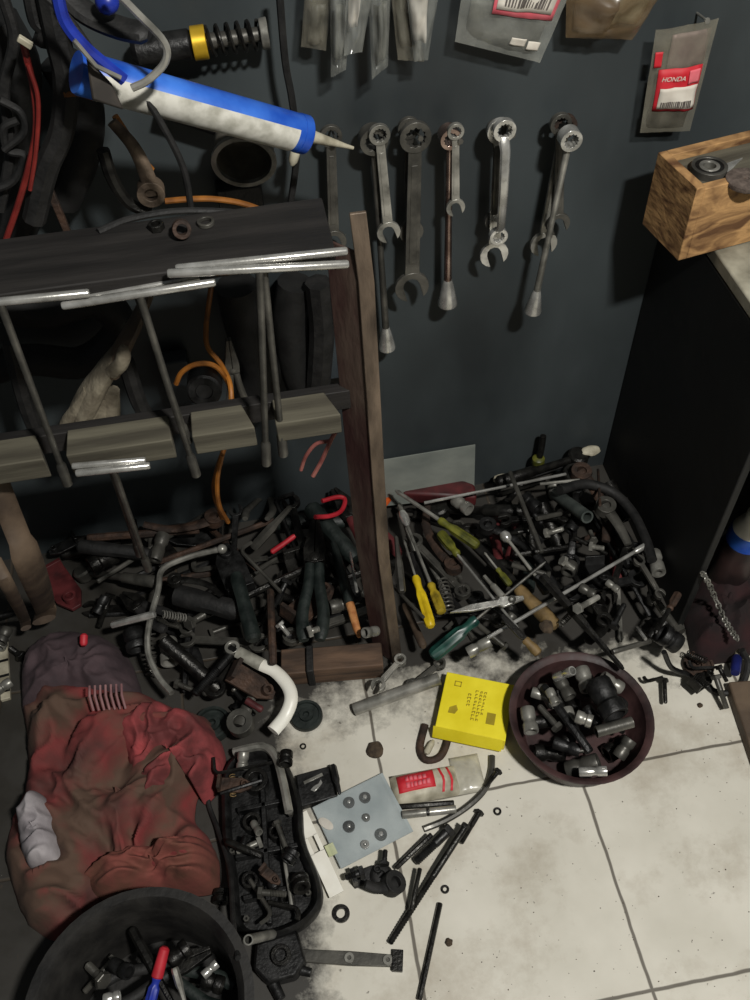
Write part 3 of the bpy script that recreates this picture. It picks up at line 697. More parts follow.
# ================================================================== on the wall
G = 'spanners hung on the dark wall'
def nail(px, py, ln=.05):
    p = PY(px, py, WY)
    make('nail', [('nail', MB().lathe([(0, .0016), (ln - .002, .0016), (ln - .002, .004), (ln, .0035)], 8), DULL)], frame(p, p + Vector((0, -1, .12))), nail.label, 'nail', 'nails in the dark wall')
for x, y, who in ((331, 127, 'spanner half hidden by the cartridge nozzle'), (376, 129, 'pair next to the rack post'), (413, 124, 'two dull spanners in the row'), (452, 127, 'pair with the pink sheened cup'), (503, 121, 'bright chrome bunch'), (563, 115, 'bunch at the bench end')):
    nail.label = 'nail in the wall carrying the ' + who; nail(x, y)
hang('combination_spanner', g_comb, (334, 250), (330, 124), 1.105, .0026, 'dull spanner hanging between nozzle and rack post', 'spanner', G, m=DULL)
hang('socket_wrench', g_sockwrench, (371, 122), (386, 344), 1.108, .0060, 'long ring wrench with chrome socket cup beside the rack post', 'socket wrench', G, m=DULL)
hang('combination_spanner', g_comb, (389, 240), (378, 123), 1.088, .0026, 'short shiny combination spanner on the nail next to the rack post', 'spanner', G, m=STEEL)
hang('combination_spanner', g_comb, (411, 240), (408, 116), 1.112, .0026, 'dull spanner behind the longer one on the second nail from the post', 'spanner', G, m=DULL)
hang('combination_spanner', g_comb, (411, 298), (415, 120), 1.096, .003, 'long dull combination spanner on the second nail from the post', 'spanner', G, m=DULL)
hang('socket_wrench', g_sockwrench, (448, 122), (446, 300), 1.108, .0066, 'ring wrench with pinkish flared cup on the third nail from the post', 'socket wrench', G, m=mat('pinkish chrome', (132, 112, 104), (190, 168, 158), .3, .95, 40, .2))
hang('combination_spanner', g_comb, (455, 214), (455, 122), 1.092, .0024, 'short grey combination spanner in front of the pinkish wrench', 'spanner', G, m=STEEL)
hang('ring_spanner', g_box, (504, 117), (497, 242), 1.084, .0028, 'bright chrome ring spanner, frontmost of the chrome bunch', 'spanner', G, m=CHROME)
hang('ring_spanner', g_box, (496, 118), (491, 226), 1.108, .0026, 'chrome ring spanner, hindmost of the chrome bunch', 'spanner', G, m=DULL)
hang('combination_spanner', g_comb, (493, 264), (500, 117), 1.097, .0024, 'longest spanner hanging in the chrome bunch', 'spanner', G, m=CHROME)
hang('combination_spanner', g_comb, (557, 232), (560, 112), 1.104, .0030, 'short dark spanner in the bunch at the bench end', 'spanner', G, m=DULL)
hang('socket_wrench', g_sockwrench, (570, 124), (531, 308), 1.084, .0058, 'leaning chrome wrench with socket cup in the bunch at the bench end', 'socket wrench', G, m=STEEL, ring_m=CHROME)
hang('combination_spanner', g_comb, (541, 253), (566, 113), 1.113, .0030, 'shiny jawed spanner behind the leaning wrench at the bench end', 'spanner', G, m=STEEL, ring_m=RUST)

def bag(px, Y, th, material, label, parts=(), seed=0, crum=.006, name='plastic_bag', Yt=None):
    """crumpled film bag through four pixels TL, TR, BR, BL; parts: extra (name, u0, v0, u1, v1, material) sheets just inside the front film"""
    Yt = Y if Yt is None else Yt
    P4 = [PY(px[0][0], px[0][1], Yt), PY(px[1][0], px[1][1], Yt), PY(px[2][0], px[2][1], Y), PY(px[3][0], px[3][1], Y)]
    c = (P4[0] + P4[1]) / 2
    nu, nv = 12, 18
    def S_(u, v, side, off=0.0):
        p = (P4[0] * (1 - u) + P4[1] * u) * (1 - v) + (P4[3] * (1 - u) + P4[2] * u) * v
        e = (max(0, min(u, 1 - u)) * 2) ** .5 * min(1, (1 - v) * 5) ** .5 * (.35 + .65 * min(1, v * 2.2))
        nz = noise.noise(Vector((u * 3.5 + seed, v * 4.5, side * 3.1 + seed))) + .5 * noise.noise(Vector((u * 9 + seed, v * 9, side * 7.7)))
        d = th * .5 * e * side + crum * nz * (.3 + e) * (1 if side > 0 else .3) + off
        return p + Vector((0, -d, 0)) - c
    mb = MB(); vs = []; fs = []
    for side in (1, -1):
        o = len(vs)
        for j in range(nv + 1):
            for i in range(nu + 1):
                u, v = i / nu, j / nv
                if side < 0 and (i in (0, nu) or j in (0, nv)): vs.append(S_(u, v, 1) + Vector((0, .0006, 0)))
                else: vs.append(S_(u, v, side))
        for j in range(nv):
            for i in range(nu):
                a = o + j * (nu + 1) + i; fs.append((a, a + 1, a + nu + 2, a + nu + 1) if side > 0 else (a, a + nu + 1, a + nu + 2, a + 1))
    mb.add(vs, fs)
    r = bpy.data.objects.new(name, None); C.objects.link(r); r.location = c
    f = mesh_obj('bag_film', mb, material, r, ang=180); lab_ = None
    for q in parts:
        nm, u0, v0, u1, v1, mt = q[:6]; dep = q[6] if len(q) > 6 else -.0012
        pv = []; n1, n2 = 8, 6
        for dd in (0, .0007):
            for j in range(n2 + 1):
                for i in range(n1 + 1):
                    pv.append(S_(u0 + (u1 - u0) * i / n1, v0 + (v1 - v0) * j / n2, 1, dep + dd))
        N1 = (n1 + 1) * (n2 + 1); pf = []
        for j in range(n2):
            for i in range(n1):
                a = j * (n1 + 1) + i; pf += [(a, a + n1 + 1, a + n1 + 2, a + 1), (N1 + a, N1 + a + 1, N1 + a + n1 + 2, N1 + a + n1 + 1)]
        rim = [i for i in range(n1 + 1)] + [j * (n1 + 1) + n1 for j in range(1, n2 + 1)] + [n2 * (n1 + 1) + i for i in range(n1 - 1, -1, -1)] + [j * (n1 + 1) for j in range(n2 - 1, 0, -1)]
        for k in range(len(rim)):
            a, b = rim[k], rim[(k + 1) % len(rim)]; pf.append((a, b, N1 + b, N1 + a))
        o_ = mesh_obj(nm, MB().add(pv, pf), mt, lab_ if nm.startswith('label_') and lab_ else r, ang=180)
        if nm in ('label', 'red_label'): lab_ = o_
    S_.label = lab_ or r
    tag(r, label, 'plastic bag', 'plastic parts bags on the wall')
    return r, S_, c
PARTGREY = mat('grey rubber parts', (60, 60, 54), (104, 104, 94), .6, .1, 30, .5, .2)
bag([(308, -50), (336, -50), (326, 51), (301, 47)], 1.10, .03, BAGDUST, 'dusty khaki bag, farthest from the bench of the hanging bunch', [('packed_part', .25, .5, .8, .93, PARTGREY, -.006)], 1)
bag([(330, -50), (356, -50), (346, 70), (331, 78)], 1.085, .03, BAGGREY, 'narrow pointed grey bag, second in the hanging bunch', [('packed_part', .2, .4, .75, .85, PARTGREY, -.006)], 2)
bag([(348, -50), (380, -50), (362, 52), (344, 56)], 1.07, .02, BAGGREY, 'short shiny bag with white strip inside the hanging bunch', [('white_strip', .1, .3, .5, .7, PAPERW, -.002)], 3)
bag([(366, -50), (392, -50), (388, 66), (372, 80)], 1.08, .03, BAGGREY, 'pointed dark grey bag, longest of the hanging bunch', [('packed_part', .2, .4, .85, .9, PARTGREY, -.007)], 4)
bag([(386, -50), (412, -50), (424, 62), (398, 60)], 1.10, .02, BAGDUST, 'dull pinkish bag in the hanging bunch beside a white folded one', [('packed_part', .15, .35, .7, .85, PARTGREY, -.006)], 5)
bag([(402, -50), (446, -50), (428, 60), (414, 62)], 1.085, .024, BAGGREY, 'grey bag with folded white paper, bench end of the hanging bunch', [('folded_paper', .05, .3, .62, .78, PAPERW, -.003)], 6)
def flat_label(S_, c, root, u0, v0, u1, v1, nm, mt, off): pass
r2, S2, c2 = bag([(468, -50), (588, -50), (540, 63), (455, 42)], 1.10, .016, BAGGREY, 'large grey bag with a pink bordered label, above the chrome spanners', [
    ('label', .30, .18, .92, .60, PINKINK, .0010), ('label_print', .33, .16, .88, .545, PAPERW, .0024), ('packed_part', .1, .5, .9, .95, PARTGREY, -.006), ('sticker', .56, .79, .73, .87, PAPERW, .0006), ('sticker', .76, .81, .9, .89, PAPERW, .0006)], 7, .005)
for k in range(11):
    pass
bag([(566, -50), (690, -50), (632, 40), (566, 38)], 1.10, .03, BAGBROWN, 'brown film bag hanging between two labelled bags', [('packed_part', .1, .45, .55, .9, LEATHER, -.006), ('packed_part', .55, .4, .92, .8, mat('beige packed part', (120, 110, 84), (150, 140, 112), .6), -.008)], 8, .008)
r4, S4, c4 = bag([(656, 30), (719, 18), (690, 131), (640, 133)], 1.105, .018, BAGDUST, 'small clear bag with a red and white label above the wooden crate', [
    ('packed_part', .3, .08, .95, .4, mat('pinkish metal part', (110, 92, 88), (150, 128, 122), .5, .3, 30), -.006), ('packed_part', .1, .76, .85, .96, DARK, -.005),
    ('red_label', .13, .36, .89, .76, REDINK, .0008), ('label_panel', .19, .53, .87, .735, PAPERW, .0022), ('label_logo', .66, .39, .86, .51, PINKINK, .0022), ('side_strip', .04, .2, .16, .34, REDINK, .0006)], 9, .004)
def letters(txt, S_, root, u, v, h, mt, nm='printed_word', off=.0052, shear=.25):
    cu = bpy.data.curves.new(nm, 'FONT'); cu.body = txt; cu.size = 1; cu.extrude = .01; cu.shear = shear; cu.align_x = 'CENTER'; cu.align_y = 'CENTER'
    t = bpy.data.objects.new(nm, cu); C.objects.link(t)
    bpy.context.view_layer.update()
    me = bpy.data.meshes.new_from_object(t.evaluated_get(bpy.context.evaluated_depsgraph_get()))
    bpy.data.objects.remove(t)
    me.materials.clear(); me.materials.append(mt)
    o = bpy.data.objects.new(nm, me); C.objects.link(o); o.parent = root
    p = S_(u, v, 1, off); x = (S_(u + .15, v, 1, off) - S_(u - .15, v, 1, off)).normalized(); y = -(S_(u, v + .08, 1, off) - S_(u, v - .08, 1, off)).normalized(); z = x.cross(y).normalized(); y = z.cross(x)
    m_ = Matrix((x * h, y * h, z * h * .2)).transposed().to_4x4(); m_.translation = p
    o.matrix_local = m_
    return o
letters('HONDA', S4, S4.label, .385, .447, .0084, PAPERW)
def bars(S_, root, u0, v0, u1, v1, n, seed, off, nm='bar_code', mt=GREYINK, gap=.45):
    rnd = random.Random(seed); mb = MB()
    u = u0
    for k in range(n):
        w_ = (u1 - u0) / n; ww = w_ * rnd.uniform(.35, .9) * (1 - gap * rnd.random())
        q = [S_(u, v0, 1, off), S_(u + ww, v0, 1, off), S_(u + ww, v1, 1, off), S_(u, v1, 1, off)]
        mb.hexa(q, [a + Vector((0, -.0005, 0)) for a in q]); u += w_
    mesh_obj(nm, mb, mt, root)
bars(S4, S4.label, .24, .66, .80, .72, 17, 4, .0036)
bars(S2, S2.label, .40, .36, .84, .50, 15, 5, .004)
make('nail', [('nail', MB().lathe([(0, .0016), (.03, .0016), (.03, .004), (.032, .0035)], 8), STEEL)], frame(PY(697, 13, WY), PY(697, 13, WY) + Vector((0, -1, .1))), 'shiny nail in the wall above the small labelled bag', 'nail')

# ================================================================== on the floor: large pieces first
# wooden block under the rack post
b0, b1 = PZ(283, 686, 0), PZ(384, 678, 0)
M_ = frame(b0, b1); Lb = (b1 - b0).length
make('wooden_block', [('block', MB().box((Lb * .64, .022, .0225), (Lb * .72, .044, .045)), WOODBLK, .002), ('end_piece', MB().box((Lb * .13, .024, .02), (Lb * .25, .048, .04)), WOODBLK, .002), ('strap', MB().box((Lb * .29, .021, .024), (.012, .05, .052)), RUBBER, .002)],
     M_, 'worn brown wooden block on the floor at the foot of the rack post', 'wooden block')
cs = [M_ @ Vector(p) for p in ((0, -.001, 0), (Lb, -.001, 0), (Lb, .045, 0), (0, .048, 0))]
stamp_poly([(p.x, p.y) for p in cs], .046); MARK.append(('the wooden block', cs[0].lerp(cs[2], .5)))
# maroon basin
def basin(R, H, t, m, foot=.72):
    pr = [(0, .001), (0, R * foot * .97), (H * .06, R * foot), (H * .9, R * .95), (H * .93, R * .99), (H, R), (H, R - t), (H * .92, R * .93 - t), (H * .12, R * foot - t), (t, R * foot * .9), (t, .001)]
    return MB().lathe(pr, 48, M=Matrix.Rotation(-PI / 2, 4, 'Y'))
BC = Vector((.389, .588, 0)); BR, BH = .112, .07
make('plastic_basin', [('basin', basin(BR, BH, .004, MAROON, .8), MAROON)], Matrix.Translation(BC), 'round maroon plastic basin full of sockets on the tiles', 'basin')
def stamp_bowl(c, R, H, t, foot):
    X, Y = np.meshgrid(gx, gy, indexing='ij'); d = np.hypot(X - c.x, Y - c.y)
    z = np.where(d < R * foot - t, t + .001, np.where(d < R - t, t + (d - (R * foot - t)) / (R * (1 - foot)) * H, H))
    hm[d < R] = np.maximum(hm, z)[d < R]
stamp_bowl(BC, BR + .004, BH, .004, .86); MARK.append(('the maroon basin', BC + Vector((0, 0, BH))))
# black rubber tub at the bottom edge
TC = Vector((-.283, .285, 0)); TR, TH = .142, .15
make('rubber_tub', [('tub', basin(TR, TH, .012, RUBBER, .86), mat('worn black rubber tub', (18, 17, 16), (34, 32, 29), .55, 0, 26, .75, .2))], Matrix.Translation(TC), 'black rubber tub of tools on the floor below the red cloth', 'tub')
X_, Y_ = np.meshgrid(gx, gy, indexing='ij'); hm[np.hypot(X_ - TC.x, Y_ - TC.y) < TR] = .06
hm[(np.hypot(X_ - TC.x, Y_ - TC.y) < TR + .006) & (np.hypot(X_ - TC.x, Y_ - TC.y) > TR - .03)] = TH
MARK.append(('the black tub', TC + Vector((0, 0, TH))))
# yellow carton
def carton():
    z = .034
    tp = [PZ(446, 671, z), PZ(513, 685, z), PZ(507, 741, z), PZ(436, 727, z)]
    c = sum(tp, Vector()) / 4; c.z = 0
    ex = ((tp[1] - tp[0]) + (tp[2] - tp[3])).normalized(); ey = Vector((-ex.y, ex.x, 0)); W_ = ((tp[1] - tp[0]).length + (tp[2] - tp[3]).length) / 2; D = ((tp[0] - tp[3]).dot(ey) + (tp[1] - tp[2]).dot(ey)) / 2
    m_ = Matrix((ex, ey, Vector((0, 0, 1)))).transposed().to_4x4(); m_.translation = c
    r = bpy.data.objects.new('yellow_carton', None); C.objects.link(r); r.matrix_world = m_
    cb = mesh_obj('carton_body', MB().box((0, 0, z / 2), (W_, D, z)), CARTON, r, None, .0012)
    mesh_obj('end_flap', MB().hexa([(-W_ / 2 - .003, -D / 2 - .0005, z * .2), (W_ / 2 - .004, -D / 2 - .0005, z * .2), (W_ / 2 - .004, -D / 2 + .001, z * 1.0), (-W_ / 2 - .003, -D / 2 + .001, z * 1.0)],
                                   [(-W_ / 2 - .003, -D / 2 - .0085, z * .3), (W_ / 2 - .004, -D / 2 - .0085, z * .3), (W_ / 2 - .004, -D / 2 - .0005, z * 1.05), (-W_ / 2 - .003, -D / 2 - .0005, z * 1.05)]), CARTON, r, None, .0005)
    rnd = random.Random(3); mb = MB()
    # blurred lettering, running along the carton's depth
    for col, (x, n, h) in enumerate(((-.012, 4, .0075), (-.001, 9, .0055), (.006, 9, .0045), (.0125, 7, .004))):
        for k in range(n):
            y = .03 - k * .0062 - (0.004 if col else .012)
            w1 = h * rnd.uniform(.5, 1.0)
            mb.box((x + rnd.uniform(-.0008, .0008), y, z + .0003), (w1, .0014, .0006))
            mb.box((x - w1 * .4, y - .0018, z + .0003), (.0014, .0034, .0006))
            if rnd.random() < .6: mb.box((x + w1 * .4, y - .0018, z + .0003), (.0012, .0030, .0006))
    mb.box((.028, -.018, z + .0003), (.014, .02, .0006)); mb.box((-.034, .036, z + .0003), (.011, .0016, .0006)); mb.box((-.034, .028, z + .0003), (.011, .0016, .0006)); mb.box((-.039, .032, z + .0003), (.0016, .0085, .0006)); mb.box((-.029, .032, z + .0003), (.0016, .0085, .0006))
    mesh_obj('faded_print', mb, CARTONINK, cb)
    mesh_obj('ink_stamp', MB().prism([(-.040, -.012), (-.030, -.006), (-.026, -.014), (-.030, -.022), (-.041, -.022)], z, z + .0007), CARTONINK, cb)
    tag(r, 'small bright yellow carton lying on the tiles beside the maroon basin', 'carton')
    stamp_poly([(p.x, p.y) for p in tp], z); MARK.append(('the yellow carton', c))
carton()
# crumpled red cloth --------------------------------------------------
def drape(outline, z0, H, seed, fold, rings=40, nth=110, edge=.022, fq=13):
    P_ = [PZ(x, y, z0) for x, y in outline]; c = sum(P_, Vector()) / len(P_); c.z = 0
    sp = smooth(P_ + [P_[0]], 10)[:-1]; n = len(sp); vs = []; fs = []
    for k in range(n):
        e = sp[k] - c
        for j in range(1, rings + 1):
            s_ = j / rings; x, y = e.x * s_, e.y * s_
            d = (1 - s_) * math.hypot(e.x, e.y)
            pr = 1 - math.exp(-d / edge)
            q = Vector((x * fq * .85 + seed, y * fq, seed * 1.7))
            w_ = noise.noise_vector(q * .6) * 1.1
            f = .50 * (1 - 2.4 * abs(noise.noise(q * .9 + w_))) + .34 * (1 - 2.4 * abs(noise.noise(q * 2.0 + w_ * 1.6 + Vector((3, 1, 0))))) + .07 * (1 - 2.2 * abs(noise.noise(q * 4.6 + w_ * 2)))
            z = .004 + pr * (H * (.75 + .25 * noise.noise(q * .35)) + fold * (f - .1) * 1.5)
            z = max(.003, z)
            vs.append((x * (1 + .02 * f), y * (1 + .02 * f), z + z0 * 0))
    o = len(vs); vs.append((0, 0, H * .85 + fold * .4)); vs.append((0, 0, .0))
    for k in range(n):
        l = (k + 1) % n
        for j in range(rings - 1): fs.append((k * rings + j, k * rings + j + 1, l * rings + j + 1, l * rings + j))
        fs.append((o, k * rings, l * rings))
    b = len(vs)
    for k in range(n): vs.append((vs[k * rings + rings - 1][0], vs[k * rings + rings - 1][1], 0))
    for k in range(n):
        l = (k + 1) % n; fs.append((k * rings + rings - 1, b + k, b + l, l * rings + rings - 1)); fs.append((o + 1, b + l, b + k))
    return MB().add(vs, fs), c, sp
REDCLOTH = mat('dirty red cloth', (74, 42, 38), (128, 50, 50), .85, 0, 13, .95, .3, lo=.34, hi=.66, detail=7)
# brown grease soaked into the red
def grease(M__):
    nt = M__.node_tree; b = nt.nodes['Principled BSDF']; src = b.inputs['Base Color'].links[0].from_socket
    tc = nt.nodes.new('ShaderNodeTexCoord'); n = nt.nodes.new('ShaderNodeTexNoise'); n.inputs['Scale'].default_value = 9; n.inputs['Detail'].default_value = 6
    mp = nt.nodes.new('ShaderNodeMapping'); mp.inputs['Location'].default_value = (4, 2, 1); nt.links.new(tc.outputs['Object'], mp.inputs['Vector']); nt.links.new(mp.outputs['Vector'], n.inputs['Vector'])
    r = nt.nodes.new('ShaderNodeMapRange'); r.inputs['From Min'].default_value = .44; r.inputs['From Max'].default_value = .6; nt.links.new(n.outputs['Fac'], r.inputs['Value'])
    mx = nt.nodes.new('ShaderNodeMix'); mx.data_type = 'RGBA'; nt.links.new(r.outputs['Result'], mx.inputs['Factor']); nt.links.new(src, mx.inputs[6]); mx.inputs[7].default_value = srgb((86, 66, 54)); nt.links.new(mx.outputs[2], b.inputs['Base Color'])
grease(REDCLOTH)
CAPGREY = mat('greyish purple cloth', (58, 46, 50), (80, 64, 68), .85, 0, 24, .95, .25)
WHITECLOTH = mat('grey white cloth', (122, 116, 120), (172, 166, 168), .85, 0, 18, .9, .2)
def cloth():
    mb, c, sp = drape([(18, 700), (45, 686), (90, 684), (134, 688), (165, 700), (203, 712), (219, 742), (212, 772), (196, 790), (192, 815), (205, 832), (213, 856), (210, 880), (180, 884), (140, 888), (105, 900), (72, 936), (30, 925), (8, 880), (2, 830), (22, 790), (24, 745)], .03, .07, 3.0, .034)
    r = bpy.data.objects.new('red_garment', None); C.objects.link(r); r.location = c
    mesh_obj('red_fabric', mb, REDCLOTH, r, ang=180)
    def child(nm, out, z0, H, seed, fold, m, edge=.02, dz=0):
        mb, c2, _ = drape(out, z0, H, seed, fold, rings=30, edge=edge, fq=20)
        for v in mb.v: v += (c2 - c); v.z += dz
        return mesh_obj(nm, mb, m, r, ang=180)
    child('hood_panel', [(14, 700), (15, 660), (32, 634), (70, 624), (108, 632), (127, 655), (135, 690), (110, 700), (70, 698), (40, 702)], .05, .105, 7, .010, CAPGREY, .022)
    child('white_patch', [(14, 806), (36, 788), (56, 806), (60, 840), (54, 864), (26, 866), (12, 842)], .08, .105, 9, .018, WHITECLOTH, .008, .018)
    child('sleeve', [(112, 722), (140, 700), (170, 698), (205, 714), (220, 744), (212, 776), (198, 790), (188, 776), (160, 800), (140, 806), (124, 770)], .06, .10, 12, .03, mat('faded red cloth', (98, 44, 44), (156, 66, 68), .85, 0, 22, .95, .3), .015)
    child('lower_fold', [(70, 880), (110, 850), (150, 840), (185, 826), (208, 838), (214, 862), (206, 884), (150, 888), (100, 898)], .05, .088, 15, .026, mat('brown stained red cloth', (92, 60, 46), (128, 64, 58), .85, 0, 14, .95, .3), .015)
    # ribbed cuff
    q0 = PZ(90, 694, .115) - c; q1 = PZ(122, 692, .105) - c; cf = MB(); nn = 7
    for k in range(nn):
        a = q0.lerp(q1, k / (nn - 1)); cf.tube([a + Vector((0, .012, .004)), a + Vector((0, -.005, .002)), a + Vector((.002, -.022, -.014))], .0019, 8)
    mesh_obj('ribbed_cuff', cf, mat('pale ribbed knit', (120, 84, 86), (150, 112, 112), .85, 0, 40), r)
    p = PZ(84, 634, .1) - c
    mesh_obj('red_toggle', MB().lathe([(0, .004), (.003, .0065), (.016, .0065), (.02, .004)], 12, M=frame(p, p + Vector((-.1, -1, -.3)))), REDPL, r)
    tag(r, 'crumpled dirty red garment with purple grey panel heaped beside the tub', 'garment')
    stamp_poly([(p.x, p.y) for p in sp], .07); MARK.append(('the red garment', c + Vector((0, 0, .08))))
    q = [PZ(*k, .05) for k in ((14, 700), (15, 660), (32, 634), (70, 624), (108, 632), (127, 655), (135, 690))]
    stamp_poly([(p.x, p.y) for p in q], .09)
cloth()
# metal plate leaning on the wall
def plate():
    q = [PY(366, 485, 1.10), PY(474, 473, 1.10), PY(475, 444, 1.128), PY(372, 461, 1.128)]
    for k in (0, 1): q[k].z -= .055; q[k].y -= .01
    c = (q[0] + q[1]) / 2; n = (q[1] - q[0]).cross(q[3] - q[0]).normalized() * .003
    b = [k - c for k in q]
    make('metal_plate', [('plate', MB().hexa(b, [k + n for k in b]), ZINC, .0006)], Matrix.Translation(c), 'pale scratched metal plate leaning at the foot of the dark wall', 'plate')
    MARK.append(('the metal plate', c))
plate()
p_ = [PZ(x, y, .03) for x, y in ((402, 503), (408, 491), (452, 486), (474, 494), (476, 507), (440, 505))]
c_ = sum(p_, Vector()) / 6; c_.z = .03
make('red_cover', [('cover', MB().prism([(k.x - c_.x, k.y - c_.y) for k in p_], 0, .03), DARKRED, .005)], Matrix.Translation(c_), 'dark red plastic cover below the leaning metal plate', 'cover')
stamp_poly([(k.x, k.y) for k in p_], .2); RC = [(k.x, k.y) for k in p_]
# ================================================================== the heaps
RND = random.Random(21)
def inpoly(p, poly):
    x, y = p; ins = False; n = len(poly)
    for i in range(n):
        x1, y1 = poly[i]; x2, y2 = poly[(i + 1) % n]
        if (y1 > y) != (y2 > y) and x < (x2 - x1) * (y - y1) / (y2 - y1) + x1: ins = not ins
    return ins
KINDS = {   # name: (generator, length range, radius range, materials (material, word), category)
    'socket': (g_socket, (.026, .045), (.009, .015), ((DARK, 'dark'), (BLACK, 'black'), (DULL, 'dull grey'), (STEEL, 'shiny')), 'socket'),
    'hex_key': (g_hexkey, (.07, .15), (.0028, .0048), ((BLACK, 'black'), (DARK, 'dark'), (DULL, 'dull grey')), 'hex key'),
    'rod': (g_rod, (.10, .22), (.003, .006), ((BLACK, 'black'), (DARK, 'dark'), (RUST, 'rusty')), 'rod'),
    'bolt': (g_bolt, (.04, .09), (.0035, .006), ((BLACK, 'black'), (DARK, 'dark'), (DULL, 'dull grey')), 'bolt'),
    'combination_spanner': (g_comb, (.11, .2), (.0028, .004), ((DARK, 'dark'), (BLACK, 'black'), (DULL, 'dull grey')), 'spanner'),
    'open_spanner': (g_open, (.10, .18), (.0028, .004), ((DARK, 'dark'), (BLACK, 'black'), (DULL, 'dull grey')), 'spanner'),
    'ring_spanner': (g_box, (.13, .22), (.0035, .0045), ((DARK, 'dark'), (BLACK, 'black')), 'spanner'),
    'chisel': (g_chisel, (.10, .17), (.006, .009), ((DARK, 'dark'), (BLACK, 'black'), (RUST, 'rusty')), 'chisel'),
    'pliers': (g_pliers, (.13, .17), (.0075, .009), ((RUBBER, 'black'), (GREENBLACK, 'dark green'), (DARKRED, 'dark red')), 'pliers'),
    'lever': (g_lever, (.10, .18), (.007, .010), ((DARK, 'dark'), (BLACK, 'black'), (RUST, 'rusty')), 'lever'),
    'bracket': (g_bracket, (.06, .10), (.005, .008), ((DARK, 'dark'), (BLACK, 'black'), (RUST, 'rusty')), 'bracket'),
    'spring': (g_spring, (.04, .08), (.006, .010), ((DARK, 'dark'), (DULL, 'dull grey')), 'spring'),
    'pipe': (g_pipe, (.06, .14), (.008, .013), ((DARK, 'dark'), (BLACK, 'black')), 'pipe'),
    'screwdriver': (g_driver, (.15, .22), (.010, .013), ((RUBBER, 'black'), (GREENBLACK, 'dark green'), (DARKRED, 'dark red')), 'screwdriver'),
    'file': (g_file, (.16, .24), (.010, .012), ((WOODTAN, 'tan handled'), (RUBBER, 'black handled')), 'file'),
    'ratchet': (g_ratchet, (.14, .20), (.009, .011), ((DARK, 'dark'), (DULL, 'dull grey')), 'ratchet'),
    'rubber_grip': (g_hammerhandle, (.10, .14), (.011, .015), ((RUBBER, 'black'), (GREENBLACK, 'dark green')), 'grip'),
}
KW = {'pliers': 'gm', 'screwdriver': 'hm', 'file': 'hm'}
def fill(zone, n, kinds, where, yaw=None, lscale=1.0, tmax=None, rnd=RND, keep=None, rscale=1.0, strict=False):
    for _ in range(n):
        k = rnd.choices([q[0] for q in kinds], [q[1] for q in kinds])[0]
        g, lr, rr, ms, cat = KINDS[k]
        for t in range(60):
            L = rnd.uniform(*lr) * lscale; r = rnd.uniform(*rr) * rscale; a = rnd.uniform(0, 2 * PI) if yaw is None else rnd.gauss(yaw[0], yaw[1]) + (PI if rnd.random() < .5 else 0)
            x0, x1 = min(p[0] for p in zone), max(p[0] for p in zone); y0, y1 = min(p[1] for p in zone), max(p[1] for p in zone)
            px, py = rnd.uniform(x0, x1), rnd.uniform(y0, y1)
            if not inpoly((px, py), zone): continue
            c = PZ(px, py, .03); d = Vector((math.cos(a), math.sin(a), 0)) * L / 2
            A, B = c - d, c + d
            if max(A.y, B.y) > WY - .015 or (max(A.x, B.x) > BX - .012 and max(A.y, B.y) > .73): continue
            if keep and not (keep(A) and keep(B)): continue
            za, zb = settle(A.x, A.y, B.x, B.y, r * (.9 if keep else 1.3), .5)
            if tmax and max(za, zb) > tmax: continue
            A.z, B.z = za, zb
            qa, qb = to_px(A), to_px(B)
            if not keep and not (inpoly(qa, zone) or inpoly(qb, zone)): continue
            if strict and not (inpoly(qa, zone) and inpoly(qb, zone)): continue
            break
        else: continue
        m, word = rnd.choice(ms)
        kw = {KW.get(k, 'm'): m}
        o = make(k, g((B - A).length, r, **kw), frame(A, B), '-', cat)
        stamp_line(A, B, r * 1.2, r * 2)
        FILL.append((o, word + ' ' + k.replace('_', ' '), (A + B) / 2, where, 'loose tools ' + where))
ZL = [(62, 500), (110, 455), (250, 440), (392, 440), (392, 630), (300, 642), (250, 655), (232, 690), (205, 705), (150, 690), (132, 625), (85, 592)]
ZM = [(390, 506), (478, 502), (560, 470), (575, 620), (520, 655), (470, 640), (445, 662), (392, 668)]
ZR = [(480, 480), (598, 455), (645, 530), (665, 585), (685, 640), (655, 664), (600, 652), (540, 660), (505, 640)]
MIX = [('socket', 3), ('hex_key', 3), ('rod', 3), ('bolt', 3), ('combination_spanner', 3), ('open_spanner', 2), ('ring_spanner', 1.5), ('chisel', 2), ('pliers', 2), ('lever', 2), ('bracket', 2), ('spring', 1), ('pipe', 1.5), ('screwdriver', 2), ('file', 1), ('ratchet', 1), ('rubber_grip', 1)]
fill(ZL, 74, MIX, 'in the rack heap', tmax=.085, lscale=1.2, rscale=1.25, strict=True)
fill(ZM, 38, MIX, 'in the middle heap', yaw=(2.1, .5), tmax=.065, lscale=1.1, rscale=1.2, strict=True)
fill(ZR, 64, MIX, 'in the bench heap', tmax=.08, lscale=1.15, rscale=1.25, strict=True)
hm[hm == .2] = .062
fill([(36, 515), (160, 490), (205, 640), (130, 625), (84, 590)], 20, MIX, 'in the rack heap', tmax=.085, lscale=1.1, rscale=1.25)
fill([(140, 610), (235, 600), (245, 690), (180, 700)], 12, MIX, 'in the rack heap', tmax=.07, lscale=.9, rscale=1.1)
fill([(480, 500), (600, 470), (640, 540), (600, 640), (500, 640)], 14, [('bolt', 3), ('socket', 3), ('spring', 1), ('bracket', 1)], 'in the bench heap', tmax=.10, lscale=.8, rscale=.9, strict=True)
fill([(78, 560), (165, 555), (170, 625), (110, 622)], 14, [('socket', 2), ('bolt', 3), ('bracket', 2), ('lever', 2), ('hex_key', 1), ('open_spanner', 1)], 'in the rack heap', tmax=.05, lscale=.9)
